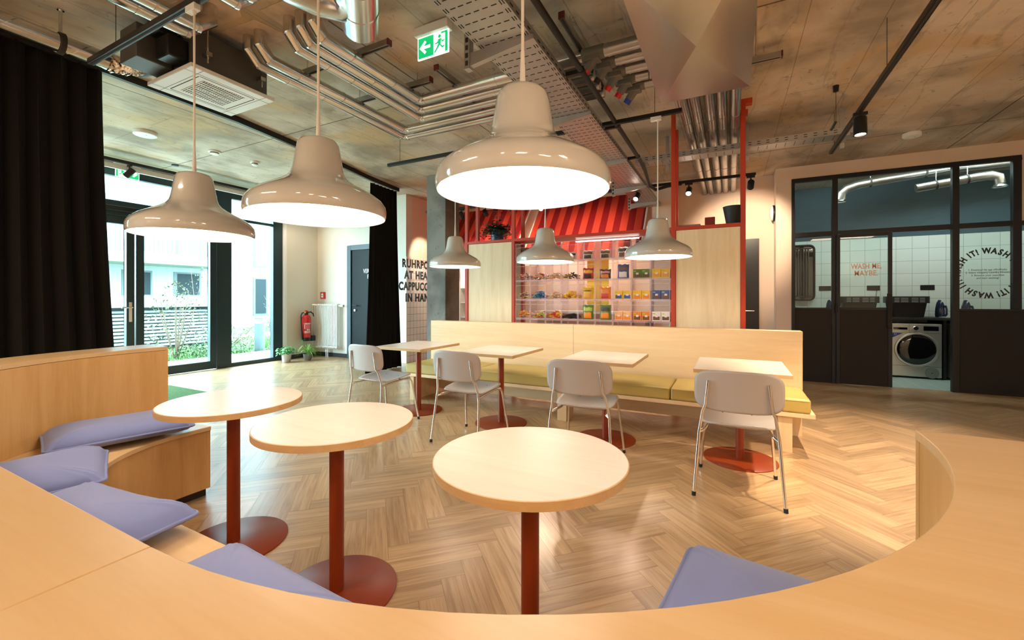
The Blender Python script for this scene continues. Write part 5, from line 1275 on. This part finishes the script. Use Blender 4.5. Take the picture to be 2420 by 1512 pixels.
# ------------------------------------------------------------------ ceiling services
def pipe(label, pts, R, bands, m='galv', n=20, group='silver insulated pipes'):
    r = thing('insulated_pipe', label, 'pipe', (0, 0, 0), 0, group)
    obj('jacket', MB().tube(pts, R, n), m, r, ang=30)
    for p, d in bands:
        d = Vector(d); a = Vector(p)-d.normalized()*0.006; b = Vector(p)+d.normalized()*0.006
        obj('joint_band', MB().cyl(a, b, R+0.003, n), m, r, ang=30)
    return r
Y_, X_, Z_ = (0, 1, 0), (1, 0, 0), (0, 0, 1)
PZ = 3.10
yA = (3.12, 3.28, 3.44, 3.60, 3.75); xL = (-2.56, -2.69, -2.82, -3.16, -3.30); NAMES = ('innermost', 'second', 'third', 'fourth', 'outermost'); Rp = (0.048, 0.044, 0.044, 0.044, 0.044)
for i in range(5):
    R = Rp[i]; x = xL[i]; y = yA[i]; ye = 1.99
    pts = [(x, ye, CEIL-0.001), (x, ye, PZ+0.075), (x, ye+0.075, PZ), (x, y-0.05, PZ), (x+0.015, y-0.012, PZ), (x+0.05, y, PZ), (-1.0, y, PZ)]
    bands = [((x, ye, PZ+0.075), (0, -1, 2)), ((x, ye+0.075, PZ), (0, 2, -1)), ((x, ye+0.32, PZ), Y_), ((x, 2.75-0.1*i % 0.3, PZ), Y_), ((x, y-0.06, PZ), Y_), ((x+0.06, y, PZ), X_), ((-1.75-0.1*(i % 2), y, PZ), X_)]
    pipe(f'silver pipe bending at the ceiling corner, {NAMES[i]} of the five parallel ones', pts, R, bands)
# valves and the stretch behind them, then away along the ceiling to the far wall
xR = (-0.40, -0.295, -0.175, -0.075, 0.04)
order = (4, 3, 2, 1, 0)
for i in range(5):
    y = yA[i]; x = xR[i]
    vr = thing('pipe_valve', f'grey shut off valve with coloured grip on the {NAMES[i]} silver pipe beside the steel duct', 'valve', (-0.92+0.045*i, y, PZ), 0, 'valves on the silver pipes')
    b = MB(); b.cyl((-0.08, 0, 0), (0.09, 0, 0), 0.050, 18); b.box((0.0, 0, -0.015), (0.11, 0.085, 0.09), 0)
    obj('body', b, 'grey_valve' if 'grey_valve' in M else M.setdefault('grey_valve', mat('grey_valve', (0.16, 0.14, 0.12), 0.6)), vr, bevel=0.004)
    obj('branch', MB().cyl((0.02, 0, -0.02), (-0.05, 0.02, -0.10), 0.034, 8), 'grey_valve', vr)
    g = obj('grip', MB().cyl((-0.05, 0.02, -0.10), (-0.075, 0.028, -0.13), 0.026 if i != 4 else 0.03, 14), ('redp', 'black', 'redp', 'redp', 'blue_st')[i], vr)
    pts = [(-0.83+0.045*i, y, PZ), (x-0.06, y, PZ), (x-0.015, y+0.015, PZ), (x, y+0.06, PZ), (x, 8.14, PZ)]
    pipe(f'silver pipe running along the ceiling to the far wall, {("leftmost", "second from left", "middle", "second from right", "rightmost")[i]} of five', pts, 0.046, [((x, 4.75, PZ), Y_), ((x, 5.0+0.02*i, PZ), Y_), ((x, 6.6, PZ), Y_), ((-0.80+0.045*i, y, PZ), X_)], 'galv_dull', group='silver pipes to the far wall')
# pipes at the top left
pipe('silver pipe at the upper left picture edge, left of two ending in an elbow', [(-3.33, -1.5, PZ), (-3.33, 1.58, PZ), (-3.33, 1.655, PZ+0.075), (-3.33, 1.655, CEIL-0.001)], 0.044, [((-3.33, 1.58, PZ), Y_), ((-3.33, 1.30, PZ), Y_)])
pipe('silver pipe at the upper left picture edge, right of two ending in an elbow', [(-3.19, -1.5, PZ), (-3.19, 1.58, PZ), (-3.19, 1.655, PZ+0.075), (-3.19, 1.655, CEIL-0.001)], 0.044, [((-3.19, 1.58, PZ), Y_), ((-3.19, 1.34, PZ), Y_)])
pipe('silver pipe end at the top edge of the picture above the middle pendant', [(-2.72, -1.5, PZ), (-2.72, 1.56, PZ), (-2.72, 1.635, PZ+0.075), (-2.72, 1.635, CEIL-0.001)], 0.044, [((-2.72, 1.56, PZ), Y_)])
pipe('second silver pipe end at the top edge of the picture above the middle pendant', [(-2.58, -1.5, PZ), (-2.58, 1.56, PZ), (-2.58, 1.635, PZ+0.075), (-2.58, 1.635, CEIL-0.001)], 0.044, [((-2.58, 1.56, PZ), Y_)])
# mounting rails
def rail(label, a, b, caps):
    r = thing('mounting_rail', label, 'mounting rail', (0, 0, 0), 0, 'mounting rails of the pipes')
    x0, x1 = sorted((a[0], b[0])); y0, y1 = sorted((a[1], b[1])); h = 0.02; z0, z1 = PZ+0.062, PZ+0.105
    ax = (x1-x0) > (y1-y0)
    if not ax: x0, x1 = x0-h, x1+h
    else: y0, y1 = y0-h, y1+h
    obj('channel', MB().b2(x0, x1, y0, y1, z0, z1), 'galv_dull', r); s_ = MB()
    if ax: s_.b2(x0+0.01, x1-0.01, y0+0.011, y1-0.011, z0-0.001, z0+0.002)
    else: s_.b2(x0+0.011, x1-0.011, y0+0.01, y1-0.01, z0-0.001, z0+0.002)
    obj('slot', s_, 'slot', r, smooth=False)
    for c in caps: obj('end_cap', MB().box((c[0], c[1], (z0+z1)/2), (0.012 if ax else 0.044, 0.044 if ax else 0.012, 0.047)), mat('cap_red', (0.10, 0.005, 0.006), 0.5), r)
    for q in (0.15, 0.85):
        obj('threaded_rod', MB().cyl((x0+(x1-x0)*q if ax else (x0+x1)/2, (y0+y1)/2 if ax else y0+(y1-y0)*q, z1), (x0+(x1-x0)*q if ax else (x0+x1)/2, (y0+y1)/2 if ax else y0+(y1-y0)*q, CEIL), 0.005, 8), 'steel', r)
    return r
rail('mounting rail across the pipe bundle near its upturned ends', (-3.36, 2.42), (-2.28, 2.42), ((-2.28, 2.42),))
rail('mounting rail across the pipe bundle before the corner', (-3.36, 3.0), (-2.34, 3.0), ((-2.34, 3.0),))
rail('short mounting rail with red end above the corner pipes', (-2.18, 2.86), (-2.18, 3.80), ((-2.18, 2.86),))
rail('short mounting rail with red end beside the valves', (-1.02, 2.72), (-1.02, 3.85), ((-1.02, 2.72),))
rail('mounting rail end right of the steel duct', (-0.46, 3.95), (0.36, 3.95), ((0.36, 3.95),))
for i, (x0, x1, y0, y1, l) in enumerate(((-3.44, -3.02, 1.86, 2.14, 'pale plaster patch around two pipe ends near the air conditioner'), (-2.95, -2.42, 1.84, 2.14, 'pale plaster patch around three upturned pipe ends'), (-3.45, -3.05, 1.52, 1.82, 'pale plaster patch at the upper left pipe elbows'))):
    tag(obj('plaster_patch', MB().prism([(x0+0.02, y0), (x1-0.04, y0+0.02), (x1, y1-0.05), (x1-0.06, y1), (x0, y1-0.02)], CEIL-0.004, CEIL+0.002), mat('plaster_patch', (0.58, 0.42, 0.30), 0.9, var=0.2, vscale=9), smooth=False), l, 'plaster patch')
# rectangular steel duct with cross creased sheets
r = thing('steel_duct', 'large rectangular sheet steel duct with crossed creases hanging at the top', 'duct', (0, 0, 0))
dx0, dx1, z0, z1 = -0.475, 0.12, 2.75, 3.15
for k, (ya, yb) in enumerate(((1.94, 3.415), (0.45, 1.937), (-1.04, 0.447), (-2.6, -1.043))):
    m = MB(); cx_, cy_ = (dx0+dx1)/2, (ya+yb)/2
    m.add([(dx0, ya, z0), (dx1, ya, z0), (dx1, yb, z0), (dx0, yb, z0), (cx_, cy_, z0-0.028)], [(0, 1, 4), (1, 2, 4), (2, 3, 4), (3, 0, 4)])
    m.add([(dx0, ya, z1), (dx1, ya, z1), (dx1, yb, z1), (dx0, yb, z1), (dx0, ya, z0), (dx1, ya, z0), (dx1, yb, z0), (dx0, yb, z0)], [(0, 1, 2, 3), (4, 5, 1, 0), (5, 6, 2, 1), (6, 7, 3, 2), (7, 4, 0, 3)])
    obj('duct_section', m, 'hood', r, smooth=False)
for y in (0.45, 3.0):
    for x in (dx0-0.02, dx1+0.02): obj('hanger_rod', MB().cyl((x, y, z0-0.0), (x, y, CEIL), 0.005, 8), 'steel', r)
    obj('hanger_rail', MB().b2(dx0-0.03, dx1+0.03, y-0.02, y+0.02, z1, z1+0.03), 'galv_dull', r)
# spiral duct at the very top with a branch
r = thing('round_duct', 'thick shiny round duct at the top edge with a stub turned away', 'duct', (0, 0, 0))
obj('duct', MB().tube([(-3.2, 0.35, 3.02), (-2.35, 1.20, 3.02), (-2.02, 1.52, 3.00)], 0.15, 36), 'galv', r) if False else None
obj('duct', MB().tube([(-1.69, -0.8, 2.88), (-1.69, 0.9, 2.88), (-1.69, 1.40, 2.88), (-1.72, 1.54, 2.88), (-1.79, 1.62, 2.88), (-1.87, 1.62, 2.88), (-1.94, 1.54, 2.88), (-1.985, 1.40, 2.88), (-2.0, 0.9, 2.88), (-2.0, -0.8, 2.88)], 0.108, 36), 'galv', r)
obj('branch', MB().tube([(-1.66, 1.54, 2.86), (-1.93, 1.81, 2.86)], 0.104, 36), 'galv', r)
obj('joint_band', MB().tube([(-1.80, 1.68, 2.86), (-1.812, 1.692, 2.86)], 0.107, 36), 'galv', r)
for p in ((-1.85, 0.8),): obj('hanger_rod', MB().cyl((*p, 2.98), (*p, CEIL), 0.005, 8), 'steel', r)
# long spiral pipe above the left curtain
r = thing('spiral_duct', 'silver spiral seam duct above the left black curtain with a foil wrapped end', 'duct', (0, 0, 0))
obj('tube', MB().tube([(-4.16, -1.5, 3.04), (-4.16, 1.46, 3.04)], 0.062, 28), 'galv', r)
sp = MB(); sp.tube([(-4.16+0.063*cos(t*0.35), -1.5+t*0.0195, 3.04+0.063*sin(t*0.35)) for t in range(151)], 0.0025, 4); obj('spiral_seam', sp, 'galv', r)
fo = MB()
def foilf(u, v):
    a = 2*pi*u; R = 0.066+0.006*sin(v*26+2*sin(a*3))*sin(a*4)+0.003*sin(a*7+v*15)
    return (-4.16+0.20*v*v+R*cos(a), 1.45+0.16*v-0.02*v*v+R*sin(a)*0.0, 3.04-0.02*v+R*sin(a))
obj('foil_sleeve', fo.grid(40, 30, foilf, close_u=True), 'foil', r, ang=20)
cl = obj('pipe_clamp', MB().lathe([(0.066, -0.015), (0.074, -0.015), (0.074, 0.015), (0.066, 0.015), (0.066, -0.015)], (-4.16, 1.20, 3.04), 24, Matrix.Rotation(radians(90), 4, 'X'), False), 'slot', r)
obj('hanger_rod', MB().cyl((-4.16, 1.20, 3.11), (-4.16, 1.20, CEIL), 0.010, 10), 'galv', cl); obj('rod_plate', MB().cyl((-4.16, 1.20, CEIL-0.01), (-4.16, 1.20, CEIL), 0.02, 12), 'galv', cl)
# ceiling cassette air conditioner
r = thing('ceiling_cassette', 'ceiling air conditioner with white square panel and grille', 'air conditioner', (-3.69, 1.94, 2.90))
obj('cabinet', MB().b2(-0.27, 0.27, -0.27, 0.27, 0.03, 0.31), 'grey_box', r, bevel=0.006)
obj('panel', MB().prism([(-0.31, -0.31), (0.31, -0.31), (0.31, 0.31), (-0.31, 0.31)], 0.0, 0.03), 'white', r, bevel=0.004)
gr = MB()
obj('intake_recess', MB().b2(-0.155, 0.155, -0.155, 0.155, -0.0015, 0.001), 'slot', r, smooth=False)
for i in range(19): gr.b2(-0.155, 0.155, -0.155+i*0.0167, -0.155+i*0.0167+0.008, -0.004, 0.0)
gr.b2(-0.006, 0.006, -0.155, 0.155, -0.0045, 0.0); gr.b2(-0.085, -0.08, -0.155, 0.155, -0.0045, 0); gr.b2(0.08, 0.085, -0.155, 0.155, -0.0045, 0)
obj('grille', gr, 'white', r, smooth=False)
sl = MB()
for s in (-1, 1):
    sl.b2(-0.20, 0.20, s*0.205-0.003, s*0.205+0.003, -0.001, 0.001); sl.b2(s*0.205-0.003, s*0.205+0.003, -0.20, 0.20, -0.001, 0.001)
    sl.b2(s*0.23-0.001, s*0.23+0.001, -0.31, 0.31, -0.001, 0.001); sl.b2(-0.31, 0.31, s*0.23-0.001, s*0.23+0.001, -0.001, 0.001)
obj('air_slots', sl, 'slot', r, smooth=False)
eb = obj('electric_box', MB().b2(-0.24, 0.0, -0.50, -0.28, 0.06, 0.30), 'grey_box', r, bevel=0.005); obj('cable_box', MB().b2(-0.05, 0.12, -0.42, -0.30, 0.24, 0.36), 'black', eb, bevel=0.01); obj('drain_pump', MB().b2(0.04, 0.20, -0.40, -0.27, 0.07, 0.22), 'black', eb, bevel=0.01)
obj('duct_collar', MB().cyl((-0.37, -0.33, 0.12), (-0.25, -0.30, 0.13), 0.05, 20), 'black', eb)
for sx in (-1, 1):
    for sy in (-1, 1):
        b_ = obj('mounting_bracket', MB().b2(min(sx*0.27, sx*0.33), max(sx*0.27, sx*0.33), sy*0.2-0.02, sy*0.2+0.02, 0.12, 0.15), 'galv_dull', r); obj('threaded_rod', MB().cyl((sx*0.31, sy*0.2, 0.07), (sx*0.31, sy*0.2, 0.38), 0.005, 8), 'steel', b_)
# cable trays
r = thing('cable_tray', 'wide perforated steel cable tray running away across the middle ceiling', 'cable tray', (0, 0, 0))
tx0, tx1, tz = -1.42, -1.07, 2.85; ty0, ty1 = 0.3, 7.7
obj('base', MB().b2(tx0, tx1, ty0, ty1, tz, tz+0.004), 'tray', r, smooth=False)
for x in (tx0, tx1-0.003): obj('side_wall', MB().b2(x, x+0.003, ty0, ty1, tz, tz+0.06), 'tray', r, smooth=False)
s_ = MB(); k = 0; y = ty0+0.05
while y < ty1-0.05:
    for xa in (-1.375, -1.325, -1.27, -1.215, -1.16): s_.b2(xa+0.004, xa+0.038, y-0.0035, y+0.0035, tz-0.001, tz+0.001)
    for xb in (tx0+0.012, tx0+0.028, tx1-0.028, tx1-0.012): s_.b2(xb-0.003, xb+0.003, y-0.018, y+0.018, tz-0.001, tz+0.001)
    s_.b2(tx1-0.001, tx1+0.001, y-0.018, y+0.018, tz+0.02, tz+0.03); s_.b2(tx0-0.001, tx0+0.001, y-0.018, y+0.018, tz+0.02, tz+0.03)
    y += 0.075
ob = obj('perforation', s_, 'slot', r, smooth=False)
for y in (1.05, 2.34, 3.52, 4.92, 6.2, 7.3):
    b_ = obj('bracket', MB().prism([(-1.50, -0.085), (-1.50, 0.0), (-1.05, 0.0), (-1.05, -0.028)], y-0.018, y+0.018, Matrix(((1, 0, 0, 0), (0, 0, 1, 0), (0, 1, 0, tz), (0, 0, 0, 1)))), 'tray', r, smooth=False)
    h = obj('hanger_profile', MB().b2(-1.54, -1.50, y-0.025, y+0.025, tz-0.10, CEIL), 'tray', b_, smooth=False)
    hs = MB()
    for q in range(5): hs.b2(-1.53, -1.51, y-0.027, y-0.0245, tz-0.08+q*0.05, tz-0.05+q*0.05); hs.b2(-1.542, -1.5395, y-0.008, y+0.008, tz-0.08+q*0.05, tz-0.05+q*0.05)
    obj('hanger_slots', hs, 'slot', b_, smooth=False)
r = thing('cable_tray', 'narrow steel cable tray crossing behind the red posts toward the laundry', 'cable tray', (0, 0, 0))
z0 = 2.935
obj('base', MB().b2(-1.05, 1.25, 5.38, 5.58, z0, z0+0.003), 'tray', r, smooth=False)
for y in (5.38, 5.577): obj('side_wall', MB().b2(-1.05, 1.25, y, y+0.003, z0, z0+0.062), 'tray', r, smooth=False)
s_ = MB(); x = -1.0
while x < 1.2:
    for ya in (5.42, 5.455, 5.49, 5.525): s_.b2(x-0.003, x+0.003, ya, ya+0.022, z0-0.001, z0+0.001)
    for q in (0.018, 0.042): s_.b2(x-0.015, x+0.015, 5.3785, 5.381, z0+q, z0+q+0.007)
    x += 0.085
obj('perforation', s_, 'slot', r, smooth=False)
for x in (-0.7, 0.17, 1.05):
    b_ = obj('bracket', MB().b2(x-0.02, x+0.02, 5.36, 5.62, z0-0.03, z0), 'tray', r, smooth=False); obj('hanger_profile', MB().b2(x-0.02, x+0.02, 5.60, 5.64, z0-0.08, CEIL), 'tray', b_, smooth=False)
# black conduit beside the wide tray
r = thing('black_conduit', 'black conduit pipe following the right side of the wide cable tray', 'pipe', (0, 0, 0))
obj('pipe', MB().tube([(-0.955, 0.2, 2.90), (-0.955, 5.2, 2.90), (-0.97, 5.6, 2.89), (-1.0, 6.1, 2.83), (-0.95, 6.3, 2.80), (-0.8, 6.42, 2.86), (-0.62, 6.49, 2.89)], 0.021, 14), 'black_matt', r)
for y in (1.6, 2.95, 4.05, 5.05): obj('clip', MB().box((-1.01, y, 2.895), (0.12, 0.03, 0.03)).cyl((-0.955, y-0.02, 2.90), (-0.955, y+0.02, 2.90), 0.027, 14), 'black', r)
# detectors, cups, signs
def dome(name, label, x, y, R, h, cat='smoke detector', style=0):
    r = thing(name, label, cat, (x, y, CEIL))
    if style == 0:
        obj('housing', MB().lathe([(0.0, -h), (R*0.92, -h), (R, -h+0.006), (R, 0)], n=40), 'white', r); obj('indicator', MB().cyl((R*0.3, 0, -h-0.001), (R*0.3, 0, -h+0.002), 0.006, 10), 'slot', r)
    else:
        obj('base', MB().lathe([(0.0, -h*0.4), (R, -h*0.4), (R, 0)], n=32), 'white', r); obj('chamber', MB().lathe([(0.0, -h), (R*0.5, -h), (R*0.7, -h*0.8), (R*0.7, -h*0.35)], n=28), 'white', r); obj('vent_ring', MB().lathe([(R*0.705, -h*0.68), (R*0.71, -h*0.66), (R*0.71, -h*0.5), (R*0.705, -h*0.48)], n=28), 'slot', r)
    return r
def at_ceil(px_, py_, z=CEIL):
    d = 1005*(z-1.265)/(704-py_); u = (px_-1210)/1005; return (d*(-0.4571+0.8894*u), d*(0.8894+0.4571*u))
x, y = at_ceil(343, 312); dome('smoke_detector', 'large flat round white detector on the ceiling near the window', x, y, 0.115, 0.045)
x, y = at_ceil(507, 357); dome('smoke_detector', 'round white detector with dark underside between the two left pendants', x, y, 0.075, 0.05, style=1)
x, y = at_ceil(602, 382); dome('smoke_detector', 'smallest white detector on the ceiling beside the middle pendant', x, y, 0.06, 0.06, style=1)
x, y = at_ceil(2155, 315); dome('smoke_detector', 'flat round white detector on the ceiling above the laundry', x, y, 0.09, 0.045)
r = thing('ceiling_cup', 'black ceiling cup with a thin wire on the brown concrete at right', 'cable outlet', (0.89, 5.0, CEIL))
obj('cup', MB().lathe([(0.0, -0.06), (0.022, -0.055), (0.025, 0)], n=20), 'black', r); obj('wire', MB().cyl((0, 0, -0.06), (0, 0, -0.36), 0.002, 6), 'slot', r); obj('connector', MB().tube([(0, 0, -0.34), (-0.03, 0.05, -0.40)], 0.012, 8), 'black', r)
def exit_sign(label, T, flip, drop):
    """T: frame at the top centre of the sign, x right, y up as read"""
    r = thing('exit_sign', label, 'exit sign', (0, 0, 0)); r.matrix_world = T
    obj('housing', MB().b2(-0.15, 0.15, 0.0, drop, -0.035, 0.035), 'white', r, bevel=0.003)
    pl = obj('light_panel', MB().b2(-0.14, 0.14, -0.165, 0.0, -0.006, 0.006), 'white_sign', r, smooth=False)
    for sd in (1, -1):
        z = 0.0068*sd; g = MB(); fl = flip
        def P(poly):
            pts = [((-x if fl else x), y_) for x, y_ in poly]
            k = len(pts); g.add([(x, y_, z) for x, y_ in pts]+[(x, y_, z*0.9) for x, y_ in pts], [tuple(range(k)), tuple(range(k, 2*k))[::-1]]+[(i, (i+1) % k, k+(i+1) % k, k+i) for i in range(k)])
        m_ = 'green_sign'
        P([(-0.133, -0.158), (0.008, -0.158), (0.008, -0.007), (-0.133, -0.007)])
        # running figure in green on the pale half, door edge at the right
        P([(0.112, -0.158), (0.133, -0.158), (0.133, -0.007), (0.112, -0.007)]); P([(0.075, -0.007), (0.112, -0.007), (0.112, -0.02), (0.075, -0.02)])
        c = (0.062, -0.035); P([(c[0]+0.013*cos(a*pi/6), c[1]+0.013*sin(a*pi/6)) for a in range(12)])
        P([(0.047, -0.055), (0.075, -0.052), (0.072, -0.100), (0.050, -0.095)])
        P([(0.050, -0.090), (0.066, -0.096), (0.040, -0.128), (0.022, -0.148), (0.012, -0.143), (0.034, -0.115)])
        P([(0.058, -0.093), (0.073, -0.098), (0.088, -0.112), (0.105, -0.108), (0.106, -0.118), (0.085, -0.126)])
        P([(0.050, -0.056), (0.042, -0.074), (0.022, -0.078), (0.021, -0.086), (0.048, -0.084), (0.058, -0.066)])
        P([(0.070, -0.053), (0.076, -0.054), (0.090, -0.072), (0.107, -0.066), (0.108, -0.074), (0.088, -0.084)])
        a_ = obj('pictogram', g, m_, pl, smooth=False)
        g = MB(); z = 0.0072*sd
        P([(-0.122, -0.082), (-0.072, -0.032), (-0.058, -0.046), (-0.083, -0.071), (-0.022, -0.071), (-0.022, -0.093), (-0.083, -0.093), (-0.058, -0.118), (-0.072, -0.132)])
        obj('arrow', g, 'white_sign', a_, smooth=False)
    return r
exit_sign('large green exit sign with left arrow hanging from the middle ceiling', frame_T((-1.955, 2.53, 3.215), (1, 0, 0), (0, 0, 1)), False, 0.065)
exit_sign('green exit sign half hidden by a spot above the glass door', frame_T((-7.95, 3.0, 3.20), (0, 1, 0), (0, 0, 1)), True, 0.08)
